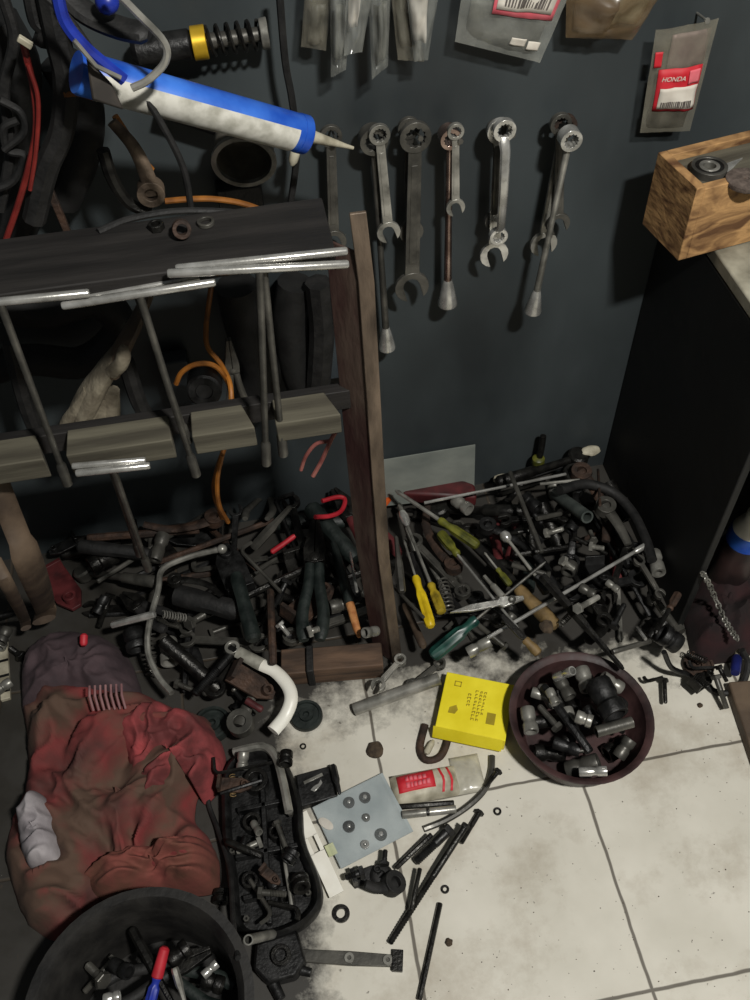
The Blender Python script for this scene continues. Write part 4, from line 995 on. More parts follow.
fill([(150, 650), (235, 640), (250, 735), (215, 745)], 12, [('socket', 2), ('bolt', 3), ('bracket', 2), ('lever', 2), ('rod', 1)], 'in the rack heap', tmax=.05, lscale=.8)
# basin of sockets
INB = lambda p: (p - Vector((BC.x, BC.y, p.z))).length < .092
ZB = [(520, 680), (585, 660), (650, 690), (650, 745), (590, 772), (525, 745)]
fill(ZB, 64, [('socket', 9), ('bolt', 1.5), ('pipe', .6)], 'in the maroon basin', tmax=.064, keep=lambda p: (p.xy - BC.xy).length < .088, lscale=1.1, rscale=1.0)
# tub contents
fill([(80, 950), (200, 942), (225, 1000), (60, 1000)], 16, [('socket', 2), ('bolt', 2), ('rod', 2), ('hex_key', 1), ('combination_spanner', 2), ('pliers', 1), ('chisel', 1)], 'in the black tub', tmax=.11, keep=lambda p: (p.xy - TC.xy).length < .118)

# ---- hand-placed: rack heap
lay('long_rod', g_rod, (97, 582), (269, 474), .0042, 'long thin dull rod slanting across the rack heap', 'rod', m=DULL)
lay('black_grip_tube', g_hammerhandle, (78, 546), (150, 554), .0125, 'smooth black tube shaped grip at the rack heap edge near the garment', 'grip', m=RUBBER)
lay_path('bent_chrome_lever', [(222, 549), (192, 556), (163, 569), (158, 590), (149, 625), (148, 652), (158, 676), (172, 693)], .0052, STEEL, 'bent chrome lever with a ball end curving down beside the garment', 'lever', .01,
         extra=lambda p, r: [('ball_end', MB().ball(p[0], r * 1.7), STEEL)])
lay('chrome_bar', g_rod, (113, 625), (156, 614), .0062, 'short bright flat bar beside the garment hood', 'bar', m=CHROME)
lay('spring', g_spring, (160, 614), (184, 618), .007, 'small bright spring at the end of the short flat bar', 'spring', m=STEEL)
lay('dark_lever', g_lever, (174, 580), (222, 596), .0065, 'dark lever crossing under the bent chrome lever', 'lever', m=DARK)
lay('greenish_nut', g_bolt, (186, 628), (203, 618), .0065, 'greenish grey bolt between garment hood and white lever', 'bolt', m=DULL)
lay('hex_key', g_hexkey, (240, 550), (281, 592), .0034, 'grey hex key with a bent head behind the white lever', 'hex key', m=DULL, foot=.22)
lay('flat_bar', g_chisel, (256, 546), (294, 504), .0095, 'thick dull grey chisel near the orange cable', 'chisel', m=DULL)
lay('pliers', g_pliers, (256, 520), (272, 484), .0075, 'grey worn pliers with shiny tip near the orange cable', 'pliers', gm=DULL, jm=STEEL)
lay('rubber_grip', g_hammerhandle, (254, 640), (236, 574), .0135, 'dark green rubber grip standing behind the white lever', 'grip', m=GREENBLACK)
lay('rusty_bar', g_rod, (273, 664), (270, 590), .0065, 'brown rusty bar between two rubber grips', 'bar', m=RUST)
lay('pliers', g_pliers, (312, 640), (316, 520), .0115, 'large black handled pliers lying beside the orange tipped file', 'pliers', gm=GREENBLACK, jm=DARK, spread=.055)
lay('screw', g_bolt, (308, 634), (320, 630), .0055, 'bright screw head on the big black pliers', 'bolt', m=STEEL)
def g_tipfile(L, r):
    return [('handle', MB().lathe([(0, r * .3), (L * .08, r * .75), (L * .34, r * .9), (L * .36, r * .8)], 10, r), WOODOR), ('body', MB().lathe([(L * .34, r), (L * .5, r * 1.15), (L * .8, r), (L, r * .6)], 12, r), GREENBLACK)]
lay('orange_tipped_file', g_tipfile, (359, 637), (333, 542), .0085, 'dark file with a raw orange wooden end above the block', 'file')
lay('thin_chrome_rod', g_rod, (350, 553), (357, 592), .0025, 'thin chrome rod beside the orange ended file', 'rod', m=CHROME)
lay('red_tool_handle', g_hammerhandle, (272, 552), (296, 535), .005, 'short red handle tip in the rack heap', 'handle', m=REDPL)
lay_path('red_grip_loop', [(315, 517), (330, 516), (341, 511), (345, 500), (338, 497), (322, 501)], .0042, REDPL, 'red plier handle loop beside the rusty post', 'grip', .012)
lay_path('orange_grip_loop', [(368, 514), (380, 508), (389, 498), (391, 486)], .0062, ORANGEPL, 'orange plier grip on the bench side of the post', 'grip', .012)
wire('red_wire', [(301, 470), (306, 456), (316, 444), (330, 441)], .88, .0028, PINKWIRE, 'faded pink wire rising from the heap under the rail', 'wire')
wire('red_wire', [(313, 476), (322, 460), (331, 440), (338, 428)], .87, .0032, PINKWIRE, 'faded pink wire nearest the rack post under the rail', 'wire')
lay('chrome_clip', g_bolt, (277, 622), (287, 634), .0042, 'small shiny bolt just behind the wooden block', 'bolt', m=CHROME)
lay('socket', g_socket, (374, 632), (362, 634), .009, 'grey socket on the wooden block beside the post', 'socket', m=STEEL)
# white kick lever
def kick():
    px = [(238, 652), (262, 665), (276, 672), (288, 686), (291, 700), (285, 716), (273, 731)]
    pts = []
    for x, y in px:
        z = .04
        for _ in range(4):
            q = PZ(x, y, z + .006); z = max(.045, hget(q.x, q.y, .006))
        q.z = z + .006; pts.append(q)
    zm = max(p.z for p in pts)
    for i, p in enumerate(pts):
        z = zm - (.004 if i < 5 else .012); q = PZ(px[i][0], px[i][1], z); pts[i] = q
    c = pts[3].copy(); c.z = min(p.z for p in pts) - .007; L_ = [p - c for p in pts]
    r = bpy.data.objects.new('kick_lever', None); C.objects.link(r); r.location = c
    mesh_obj('white_arm', MB().tube(smooth(L_[1:], 6), .0108, 12, flat=.7), WHITE, r)
    mesh_obj('steel_shank', MB().tube([L_[0], L_[0].lerp(L_[1], .5), L_[1]], [.0105, .0108, .0115], 12, flat=.7), mat('pale dusty steel', (132, 130, 120), (186, 184, 172), .5, .3, 50), r)
    d = (L_[0] - L_[1]).normalized(); h = L_[0] + d * .011 + Vector((0, 0, -.006))
    mesh_obj('square_socket', MB().ring((0, 0), .0125, .0068, 0, .014, 24, M=frame(h, h + d)), STEEL, r, None, .001)
    tag(r, 'white enamelled curved kick lever with a steel ring socket', 'kick lever')
    for p, q in zip(pts[:-1], pts[1:]): stamp_line(p - Vector((0, 0, .006)), q - Vector((0, 0, .006)), .008, .012)
    MARK.append(('the white kick lever', pts[3]))
def disc(px, py, R, H, m, name, label, cat, prof=None, z=None):
    p = PZ(px, py, H)
    zz = hget(p.x, p.y, R * .6) if z is None else z
    p = PZ(px, py, zz + H); p.z = zz
    pr = prof or [(0, R * .9), (H * .3, R), (H * .8, R), (H, R * .95), (H, R * .8), (H * .75, R * .77), (H * .75, R * .45), (H, R * .42), (H, R * .2), (H * .6, R * .18), (H * .6, .0004)]
    o = make(name, [('disc', MB().lathe(pr, 32, M=Matrix.Rotation(-PI / 2, 4, 'Y')), m)], Matrix.Translation(p), label, cat)
    stamp_poly([(p.x + R * math.cos(a * PI / 8), p.y + R * math.sin(a * PI / 8)) for a in range(16)], zz + H)
    return o
disc(306, 714, .027, .014, GREENBLACK, 'black_pulley', 'round black pulley disc on the tiles beside the white lever', 'pulley', z=0)
disc(212, 722, .030, .022, GREENBLACK, 'dark_cap', 'dark round cap wedged beside the garment and gearcase', 'cap', z=.0)  # a dark round cap rather than a plug
lay('rusty_bracket', g_bracket, (228, 668), (272, 694), .009, 'brown rusty bracket under the white kick lever', 'bracket', m=RUST)
lay('grey_casting', g_lever, (240, 725), (252, 697), .011, 'grey lever casting standing below the white lever', 'lever', m=DULL, bend=.02)
lay('red_plug', g_hammerhandle, (246, 700), (262, 710), .006, 'small red plug under the white kick lever', 'plug', m=DARKRED)
kick()

# ---- hand-placed: middle heap
lay('thin_steel_rod', g_rod, (424, 503), (566, 474), .0028, 'thin pale rod along the foot of the metal plate', 'rod', m=CHROME)
lay('flat_steel_strip', g_rod, (510, 472), (542, 552), .0042, 'pale flat bar leaning away from the wall in the middle heap', 'bar', m=DULL)
lay('flat_steel_strip', g_rod, (540, 484), (580, 480), .003, 'short pale rod at the wall end of the bench heap', 'rod', m=STEEL)
def g_spoon(L, r, hm=YELLOWDULL):
    return g_driver(L, r, hm, STEEL, .26, .3) + [('bright_bowl', MB().lathe([(L * .84, r * .3), (L * .88, r * .85), (L * .94, r * 1.0), (L * .99, r * .7), (L, r * .3)], 14, r), CHROME)]
lay('nut_driver', g_spoon, (442, 613), (402, 512), .0095, 'nut driver with bright bulb tip and greasy yellow handle', 'screwdriver', land='the nut driver')
lay('yellow_screwdriver', g_driver, (431, 627), (404, 540), .0095, 'yellow screwdriver, brightest handle in the middle heap', 'screwdriver', hm=YELLOW, h=.56, sr=.22, land='the yellow screwdriver')
lay('olive_screwdriver', g_driver, (478, 546), (395, 490), .0095, 'olive screwdriver with flat shaft pointing to the rack post', 'screwdriver', hm=OLIVE, h=.46, sr=.4, land='the olive screwdriver')
lay('thin_screwdriver', g_driver, (440, 533), (520, 631), .0095, 'olive handled screwdriver with long thin chrome shaft', 'screwdriver', hm=OLIVE, sm=CHROME, h=.24, sr=.24)
lay('yellow_tipped_punch', g_driver, (510, 585), (484, 552), .006, 'small dull yellow handled punch in the middle heap', 'punch', hm=OLIVE, h=.5)
lay('grey_extension', g_ext, (484, 576), (503, 597), .0058, 'short grey extension piece beside the knife blade', 'extension', m=STEEL)
lay('chisel', g_spoon, (548, 592), (502, 532), .010, 'black chisel with a bright round tip in the bench heap', 'chisel', hm=RUBBER)
lay('green_screwdriver', g_driver, (434, 655), (548, 560), .0125, 'large dark green screwdriver behind the yellow carton', 'screwdriver', hm=GREENPL, sm=DULL, h=.40, sr=.22, land='the green screwdriver')
def g_knife(L, r, m=CHROME):
    o = [(0, -r * .5), (L * .3, -r * 1.6), (L * .34, -r * .8), (L * .7, -r * 1.1), (L, 0), (L * .7, r * .9), (L * .34, r * .8), (L * .3, r * 1.6), (0, r * .5)]
    return [('blade', MB().prism(o, r * .2, r * 1.0), m, .0006), ('bolster', MB().ring((L * .16, 0), r * 1.1, r * .5, 0, r * 1.3, 16), DULL)]
lay('scissor_blade', g_knife, (524, 597), (450, 612), .0062, 'pale loose scissor blade lying over the green screwdriver', 'blade')
lay('long_extension_bar', g_ext, (484, 640), (648, 544), .0056, 'long chrome extension bar across the bench heap', 'extension', m=CHROME, land='the long chrome bar')
lay('brass_coupling', g_socket, (492, 640), (470, 652), .010, 'greasy grey coupling at the end of the long chrome bar', 'coupling', m=STEEL)
lay('file', g_file, (538, 653), (500, 614), .0085, 'tan wooden file handle beside the maroon basin', 'file')
lay('combination_spanner', g_comb, (374, 690), (404, 656), .0045, 'dull spanner standing ring up behind the steel pipe', 'spanner', m=STEEL, rs=1.5)
lay('combination_spanner', g_comb, (408, 690), (444, 660), .0045, 'dull spanner with its ring against the yellow carton', 'spanner', m=DULL, rs=1.5)
lay('thin_rod', g_rod, (380, 573), (424, 618), .0030, 'dull thin rod between rack post and yellow screwdriver', 'rod', m=DULL)
lay('chisel', g_chisel, (402, 592), (396, 536), .0068, 'dark grey flat blade next to the rack post', 'chisel', m=DULL)  # a loose flat blade, built with the chisel shape
lay('dark_handle', g_hammerhandle, (424, 648), (405, 606), .007, 'dark brown tool handle between post and green screwdriver', 'punch', m=LEATHER)  # a loose dark handle, not a whole punch

# ---- hand-placed: bench heap
lay('grey_pipe', g_pipe, (557, 496), (589, 519), .0115, 'thick grey pipe piece near the wall in the bench heap', 'pipe', m=mat('grey paint', (56, 62, 60), (88, 94, 90), .45, .2, 30))
lay('short_bar', g_rod, (536, 519), (560, 514), .0045, 'short grey bar beside the thick grey pipe', 'bar', m=DULL)
lay_path('black_hose', [(560, 490), (585, 484), (612, 492), (632, 512), (645, 538), (652, 560)], .009, RUBBER, 'thick black hose curving along the bench panel', 'hose', .0, seg=12)
lay('grey_lever', g_lever, (604, 505), (628, 544), .0095, 'grey flat lever beside the curved black hose', 'lever', m=DULL, bend=.04)
lay('open_spanner', g_open, (636, 556), (662, 598), .0045, 'worn grey open spanner under the end of the chrome bar', 'spanner', m=DULL)
lay('hammer', g_driver, (678, 594), (655, 634), .0075, 'rust coloured handle tool at the bench edge of the heap', 'handle tool', hm=RUST, sm=DARK, h=.4, sr=.5)
lay('pry_bar', g_chisel, (540, 574), (622, 668), .0085, 'long dark pry bar slanting down to the maroon basin', 'pry bar', m=DARK, land='the long pry bar')
lay('dark_rod', g_rod, (612, 652), (650, 641), .0045, 'dull rod near the bench end of the basin rim', 'rod', m=DULL)
lay('bright_nut', g_socket, (607, 582), (618, 590), .0065, 'small bright socket below the long chrome bar', 'socket', m=STEEL)
lay('chrome_pin', g_rod, (637, 628), (646, 640), .003, 'small chrome pin in front of the bench heap', 'pin', m=CHROME)
lay('thin_nail_rod', g_rod, (598, 470), (600, 506), .0026, 'thin brown rod upright at the wall corner', 'rod', m=RUST)
for k, (x, y, wd) in enumerate(((558, 560, 'near the pry bar'), (590, 548, 'beside the grey lever'), (548, 535, 'near the chisel with a bright tip'), (575, 612, 'below the long chrome bar near the basin'))):
    lay('bolt', g_bolt, (x, y), (x + 12 + k * 3, y + 9 - 7 * k), .0048, 'dull bright edged bolt on the bench heap ' + wd, 'bolt', m=STEEL)
make('wall_handle', [('stem', MB().tube(smooth([Vector((0, 0, 0)), Vector((.003, .001, .04)), Vector((.004, .004, .075))], 5), .006, 10), DARK), ('foot', MB().lathe([(0, .010), (.006, .013), (.018, .012), (.022, .006)], 14, M=Matrix.Rotation(-PI / 2, 4, 'Y')), OLIVE)],
     Matrix.Translation(Vector((PZ(529, 472, .0).x, 1.108, max(0, hget(PZ(529, 472, 0).x, 1.108, .015) - .022)))), 'dark upright stem on a greenish foot against the wall', 'stem')
# basin
lay('big_socket', g_socket, (597, 682), (616, 716), .0215, 'large black impact socket in the maroon basin', 'socket', m=BLACK)
lay('black_bar', g_rod, (543, 686), (590, 752), .0072, 'long black bar across the basin of sockets', 'bar', m=BLACK)
lay('socket', g_socket, (560, 678), (577, 671), .0075, 'bright chrome socket at the wall side rim of the basin', 'socket', m=CHROME)
lay('socket', g_socket, (580, 772), (608, 771), .0078, 'bright chrome socket at the open floor rim of the basin', 'socket', m=CHROME)
lay('socket', g_socket, (576, 716), (592, 722), .0105, 'shiny grey socket in the middle of the basin', 'socket', m=STEEL)
lay('socket', g_socket, (549, 690), (556, 704), .008, 'shiny socket beside the black bar in the basin', 'socket', m=STEEL)
lay('pipe', g_pipe, (596, 732), (632, 722), .0085, 'dull grey tube lying in the basin beside the big socket', 'tube', m=DULL)

# ---- on the tiles
lay('steel_pipe', g_pipe, (356, 709), (441, 678), .0105, 'dull chrome steel pipe on the tiles beside the yellow carton', 'pipe', m=STEEL, land='the steel pipe')
def blob(px, py, R, H, label, seed, name='mud_clod', m=MUD, sx=1):
    p = PZ(px, py, H * .5); z = hget(p.x, p.y, R * .4); p.z = z
    n = 18; vs = []; fs = []
    for j, (f, h) in enumerate(((1, 0), (.95, .5), (.7, .85), (.3, 1))):
        for k in range(n):
            a = 2 * PI * k / n; q = R * f * (1 + .28 * noise.noise(Vector((math.cos(a) * 1.5, math.sin(a) * 1.5, seed + j * .2))))
            vs.append((q * math.cos(a) * sx, q * math.sin(a), H * h * (1 + .2 * noise.noise(Vector((a, j, seed))))))
    for j in range(3):
        for k in range(n): fs.append((j * n + k, j * n + (k + 1) % n, (j + 1) * n + (k + 1) % n, (j + 1) * n + k))
    fs += [tuple(range(n - 1, -1, -1)), tuple(3 * n + k for k in range(n))]
    make(name, [(name, MB().add(vs, fs), m)], Matrix.Translation(p), label, 'mud clod' if m is MUD else 'scrap')
blob(375, 749, .0145, .009, 'flat dark brown mud clod on the grout line below the steel pipe', 1)
blob(449, 942, .0055, .005, 'tiny dark clod on the open tile beside the thin rod', 2)
blob(541, 652, .012, .006, 'brown clod on the tiles behind the basin', 3)
blob(700, 705, .0045, .004, 'tiny dark clod on the tile behind the empty tile corner', 4)
# rusty clip under the carton
def clip():
    z = .004; q = [PZ(x, y, z) for x, y in ((425, 725), (420, 748), (426, 760), (440, 757), (447, 742), (446, 735))]
    c = q[2].copy(); c.z = 0
    make('rusty_clip', [('clip', MB().tube(smooth([p - c + Vector((0, 0, .001)) for p in q], 5), .0062, 10, flat=.8), RUST)], Matrix.Translation(c), 'rusty bent clip on the tiles beside the yellow carton', 'clip')
clip()
make('white_peg', [('peg', MB().lathe([(0, .003), (.003, .0055), (.02, .005), (.026, .002)], 12, .005), CREAMPL)], frame(PZ(426, 755, .006), PZ(438, 733, .006)), 'small pale peg inside the rusty clip', 'peg')
# red and white packet
def packet():
    q = [PZ(x, y, .012) for x, y in ((388, 774), (455, 762), (462, 792), (396, 804))]
    c = sum(q, Vector()) / 4; c.z = 0; ex = (q[1] - q[0]); L_ = ex.length; ex.normalize(); ex.z = 0; ey = Vector((-ex.y, ex.x, 0)); W_ = abs((q[0] - q[3]).dot(ey))
    m_ = Matrix((ex, ey, Vector((0, 0, 1)))).transposed().to_4x4(); m_.translation = c
    def pil(x0, x1, y0, y1, H, z0, seed, nx=16, ny=10):
        vs = []; fs = []
        for s_ in (1, 0):
            for j in range(ny + 1):
                for i in range(nx + 1):
                    u, v = i / nx, j / ny; e = (4 * u * (1 - u)) ** .4 * (4 * v * (1 - v)) ** .4
                    vs.append((x0 + (x1 - x0) * u, y0 + (y1 - y0) * v, z0 + ((.001 + e * H * (1 + .3 * noise.noise(Vector((u * 5, v * 4, seed))))) if s_ else 0)))
        N = (nx + 1) * (ny + 1)
        for j in range(ny):
            for i in range(nx):
                a = j * (nx + 1) + i; fs += [(a, a + 1, a + nx + 2, a + nx + 1), (N + a, N + a + nx + 1, N + a + nx + 2, N + a + 1)]
        rim = list(range(nx + 1)) + [j * (nx + 1) + nx for j in range(1, ny + 1)] + [ny * (nx + 1) + i for i in range(nx - 1, -1, -1)] + [j * (nx + 1) for j in range(ny - 1, 0, -1)]
        for k in range(len(rim)): a, b = rim[k], rim[(k + 1) % len(rim)]; fs.append((b, a, N + a, N + b))
        return MB().add(vs, fs)
    r = bpy.data.objects.new('parts_packet', None); C.objects.link(r); r.matrix_world = m_
    H = .016; x0, x1, y0, y1 = -L_ / 2, L_ / 2, -W_ / 2, W_ / 2
    mesh_obj('packet_body', pil(x0, x1, y0, y1, H, 0, 3), CREAMPL, r, ang=180)
    def top(u, v):  # height of the packet's upper face
        e = (4 * u * (1 - u)) ** .4 * (4 * v * (1 - v)) ** .4
        return .001 + e * H * (1 + .3 * noise.noise(Vector((u * 5, v * 4, 3))))
    def sheet(nm, u0, u1, v0, v1, m, dz, fn=None, nx=8, ny=5):
        vs = []; fs = []; fn = fn or (lambda u, v: (u, v))
        for d in (dz, -.001):
            for j in range(ny + 1):
                for i in range(nx + 1):
                    u, v = fn(u0 + (u1 - u0) * i / nx, v0 + (v1 - v0) * j / ny); vs.append((x0 + (x1 - x0) * u, y0 + (y1 - y0) * v, top(u, v) + d))
        N = (nx + 1) * (ny + 1)
        for j in range(ny):
            for i in range(nx):
                a = j * (nx + 1) + i; fs += [(a, a + 1, a + nx + 2, a + nx + 1), (N + a, N + a + nx + 1, N + a + nx + 2, N + a + 1)]
        rim = list(range(nx + 1)) + [j * (nx + 1) + nx for j in range(1, ny + 1)] + [ny * (nx + 1) + i for i in range(nx - 1, -1, -1)] + [j * (nx + 1) for j in range(ny - 1, 0, -1)]
        for k in range(len(rim)): a, b = rim[k], rim[(k + 1) % len(rim)]; fs.append((b, a, N + a, N + b))
        return mesh_obj(nm, MB().add(vs, fs), m, r, ang=180)
    rl = sheet('red_label', .10, .64, .30, .88, REDINK, .0008)
    rnd = random.Random(5)
    for k, (v0, v1) in enumerate(((.62, .76), (.42, .57))):
        u = .22
        while u < .54:
            w_ = rnd.uniform(.03, .055); sheet('label_letter', u, u + w_, v0, v1, PINKINK, .0016, nx=2, ny=2).parent = rl; u += w_ + .015
    for u in (.70, .82): sheet('red_chevron', u, u + .035, .12, .9, REDINK, .0010, fn=lambda a, b: (a + .06 * (1 - abs(b - .5) * 2), b))
    # flat clear tail of the packet
    mesh_obj('film_tail', pil(L_ * .42, L_ * .86, -W_ * .50, W_ * .75, .006, .0, 8), clear_mat('milky film', (206, 202, 186), .6, .2), r, ang=180)
    tag(r, 'cream parts packet with red label and chevrons on the tiles', 'packet')
    stamp_poly([(p.x, p.y) for p in q], .02); MARK.append(('the red labelled packet', c))
packet()
lay('dark_bar', g_rod, (398, 807), (454, 803), .0048, 'dark straight bar along the lower edge of the packet', 'bar', m=DARK)
def g_sleeve(L, r):
    return [('tube', MB().lathe([(0, r * .9), (r * .3, r), (L * .44, r), (L * .45, r * .8), (L * .5, r * .8), (L * .51, r), (L - r * .3, r), (L, r * .9)], 16, r), STEEL), ('groove_ring', MB().lathe([(L * .452, r * .86), (L * .498, r * .86)], 16, r), BLACK)]
lay('grooved_tube', g_sleeve, (402, 815), (456, 809), .0062, 'grey tube with a dark groove beside the packet', 'tube')
lay_path('bent_rod', [(492, 756), (491, 772), (484, 790), (468, 806), (446, 820), (424, 829)], .0052, DULL, 'bent grey rod curving from the carton to the grooved tube', 'rod')
lay('bolt', g_bolt, (499, 771), (486, 787), .0036, 'dark bolt on the tiles between carton and washer', 'bolt', m=DARK)
lay('bolt', g_bolt, (480, 812), (461, 844), .0040, 'short dark bolt lying beside the long stud', 'bolt', m=DARK)
lay('thick_bolt', g_bolt, (452, 828), (416, 862), .0072, 'thick black bolt at the bench corner of the blister pack', 'bolt', m=BLACK, hw=1.4)
lay('long_stud', g_bolt, (467, 824), (390, 943), .0050, 'long dark stud bolt slanting across the grout line', 'bolt', m=DARK, hw=1.3, land='the long stud')
lay('short_stud', g_rod, (420, 868), (411, 910), .0034, 'short dark stud on the grout line beside the blister pack', 'rod', m=DARK)
lay('short_stud', g_rod, (396, 868), (432, 834), .0038, 'dark rod poking out from under the blister pack corner', 'rod', m=DARK)
lay('thin_rod', g_rod, (440, 903), (419, 1000), .0042, 'long thin dark rod at the bottom edge of the tiles', 'rod', m=DARK)
def washer(px, py, ro, ri, h, m, label, name='washer', cat='washer'):
    p = PZ(px, py, h); z = hget(p.x, p.y, ro * .7); p = PZ(px, py, z + h); p.z = z
    make(name, [(name, MB().ring((0, 0), ro, ri, 0, h, 24), m, .0004)], Matrix.Translation(p), label, cat)
washer(497.5, 811, .0062, .0032, .003, DARK, 'small dark washer alone on the tile beside the bent rod')
washer(445, 889, .0062, .0030, .003, DARK, 'small dark washer on the tile beside the long stud')
washer(341, 913, .0125, .0068, .006, DARK, 'large dark ring washer below the blister pack')
washer(303, 746, .0052, .003, .003, DARK, 'tiny dark washer on the dirty tile by the pulley')
def g_arm(L, r):
    return [('arm', MB().prism([(0, -r * 1.3), (L * .5, -r * 1.5), (L, -r * 1.2), (L, r * 1.2), (L * .5, r * 1.5), (0, r * 1.3)], 0, r), DULL, .001), ('end_block', MB().box((L * .95, 0, r * .9), (L * .1, r * 4.4, r * 1.8)), DARK, .001),
            ('bush', MB().ring((L * .5, 0), r * 1.1, r * .5, r * .9, r * 1.5, 16), STEEL), ('bush', MB().ring((L * .86, 0), r * 1.1, r * .5, r * .9, r * 1.5, 16), STEEL)]
lay('shift_arm', g_arm, (296, 955), (403, 961), .0062, 'grey flat arm with two bushes on the tile below the blister pack', 'arm')  # a flat shift arm, no bracket
# clear blister pack --------------------------------------------------
def blister():
    z = .012
    q = [PZ(x, y, z) for x, y in ((308, 809), (381, 775), (410, 832), (336, 873))]   # back-left, back-right, front-right, front-left
    c = sum(q, Vector()) / 4; ex = ((q[1] - q[0]) + (q[2] - q[3])).normalized(); ex.z = 0; ey = Vector((-ex.y, ex.x, 0))
    m_ = Matrix((ex, ey, Vector((0, 0, 1)))).transposed().to_4x4(); c.z = .0; m_.translation = c
    W_ = ((q[1] - q[0]).dot(ex) + (q[2] - q[3]).dot(ex)) / 2; D = ((q[0] - q[3]).dot(ey) + (q[1] - q[2]).dot(ey)) / 2
    r = bpy.data.objects.new('blister_pack', None); C.objects.link(r)
    m_.translation = c + Vector((0, 0, .012)); r.matrix_world = m_
    x0, x1, y0, y1 = -W_ / 2, W_ / 2, -D / 2, D / 2
    mesh_obj('backing_card', MB().box((.006, 0, .001), (W_ - .004, D, .0016)), CARDGREY, r)
    # white hanger strip along one side, with a slot
    s0, s1 = x0 - .024, x0 - .002
    hs = MB()
    hs.box(((s0 + s1) / 2, (y1 + .012) / 2 + .0, .0012), (s1 - s0, y1 - .012, .002)); hs.box(((s0 + s1) / 2, (y0 - .030 - .014) / 2, .0012), (s1 - s0, -.014 - (y0 - .030), .002))
    hs.box((s0 + .003, -.001, .0012), (.006, .027, .002)); hs.box((s1 - .003, -.001, .0012), (.006, .027, .002))
    mesh_obj('hanger_strip', hs, WHITE, r)
    # raised clear window
    def shell(h):
        i = .006
        b = [(x0 + .003, y0), (x1, y0), (x1, y1), (x0 + .003, y1)]; t = [(x0 + .003 + i, y0 + i), (x1 - i, y0 + i), (x1 - i, y1 - i), (x0 + .003 + i, y1 - i)]
        vs = [(x, y, .002) for x, y in b] + [(x, y, h) for x, y in t] + [(x * .98, y * .98, .0025) for x, y in b] + [(x * .985, y * .985, h - .0008) for x, y in t]
        return MB().add(vs, [(4, 5, 6, 7), (0, 1, 5, 4), (1, 2, 6, 5), (2, 3, 7, 6), (3, 0, 4, 7), (15, 14, 13, 12), (8, 12, 13, 9), (9, 13, 14, 10), (10, 14, 15, 11), (11, 15, 12, 8), (0, 8, 9, 1), (1, 9, 10, 2), (2, 10, 11, 3), (3, 11, 8, 0)])
    mesh_obj('clear_window', shell(.015), BLISTERPL, r, None, .0008)
    rings = (((349, 802), .0085, .0035, BLACK), ((365, 797), .0085, .0045, BLACK), ((349, 826), .0088, .0036, BLACK), ((366, 817), .006, .0028, DULL), ((365, 844), .0065, .0024, CHROME), ((381, 834), .009, .0046, GREENBLACK))
    inv = m_.inverted()
    for (px, py), ro, ri, mm in rings:
        p = inv @ PZ(px, py, .019)
        pr_ = mesh_obj('packed_ring', MB().ring((p.x, p.y), ro, ri, .002, .007, 24), mm, r, None, .0006)
        mesh_obj('packed_pin', MB().lathe([(.002, ri * .7), (.009, ri * .7), (.0095, ri * .3)], 12, M=Matrix.Translation((p.x, p.y, 0)) @ Matrix.Rotation(-PI / 2, 4, 'Y')), CHROME, pr_)
    p = inv @ PZ(326, 824, .014)
    mesh_obj('white_seal', MB().lathe([(.0015, .0105), (.004, .0105), (.0045, .009)], 24, M=Matrix.Translation((p.x, p.y, 0)) @ Matrix.Rotation(.5, 4, 'Z') @ Matrix.Diagonal((.65, 1.25, 1, 1)) @ Matrix.Rotation(-PI / 2, 4, 'Y')), PAPERW, r)
    p = inv @ PZ(331, 850, .014)
    mesh_obj('green_sticker', MB().box((p.x, p.y, .003), (.014, .018, .002)), mat('pale green sticker', (176, 182, 140), (196, 200, 160), .6), r, None, .0005)
    tag(r, 'clear blister pack of small rings with white hanger strip on the tiles', 'blister pack')
    stamp_poly([(p.x, p.y) for p in q], .026); MARK.append(('the blister pack', c))
# black clutter under the pack
lay('carburettor_cover', g_bracket, (352, 880), (384, 868), .009, 'black bracket sticking out below the blister pack', 'bracket', m=BLACK)
lay('rubber_ring', g_lever, (392, 884), (362, 884), .009, 'black rubber ring lever below the blister pack', 'lever', m=RUBBER)
disc(381, 874, .017, .012, RUBBER, 'rubber_boot', 'round black rubber boot under the blister pack edge', 'boot', z=0, prof=[(0, .016), (.004, .018), (.009, .016), (.012, .011), (.012, .006), (.002, .005)])
blister()
def black_case():
    q = [PZ(x, y, .012) for x, y in ((296, 776), (332, 766), (338, 797), (300, 808))]
    c = sum(q, Vector()) / 4; c.z = 0; loc = [(p.x - c.x, p.y - c.y) for p in q][::-1]
    s = [(x * .8, y * .62 + .003) for x, y in loc]
    make('black_case', [('case_body', MB().prism(loc, 0, .016), BLACK, .002), ('steel_strip', MB().box((0, .012, .0172), (.032, .005, .002), M=Matrix.Rotation(-.28, 4, 'Z') @ Matrix.Rotation(.55, 4, 'Z')), STEEL, .0005),
                        ('wing_clip', MB().prism([(-.010, -.006), (-.004, -.001), (.004, .002), (.008, .008), (.010, .002), (.004, -.004), (-.004, -.010)], .0158, .0185), CHROME, .0005)],
         Matrix.Translation(c), 'flat black case with steel strip behind the blister pack', 'case')
    stamp_poly([(p.x, p.y) for p in q], .018)
black_case()
lay('black_bar', g_chisel, (333, 766), (340, 795), .0055, 'short black bar beside the flat black case', 'bar', m=BLACK)
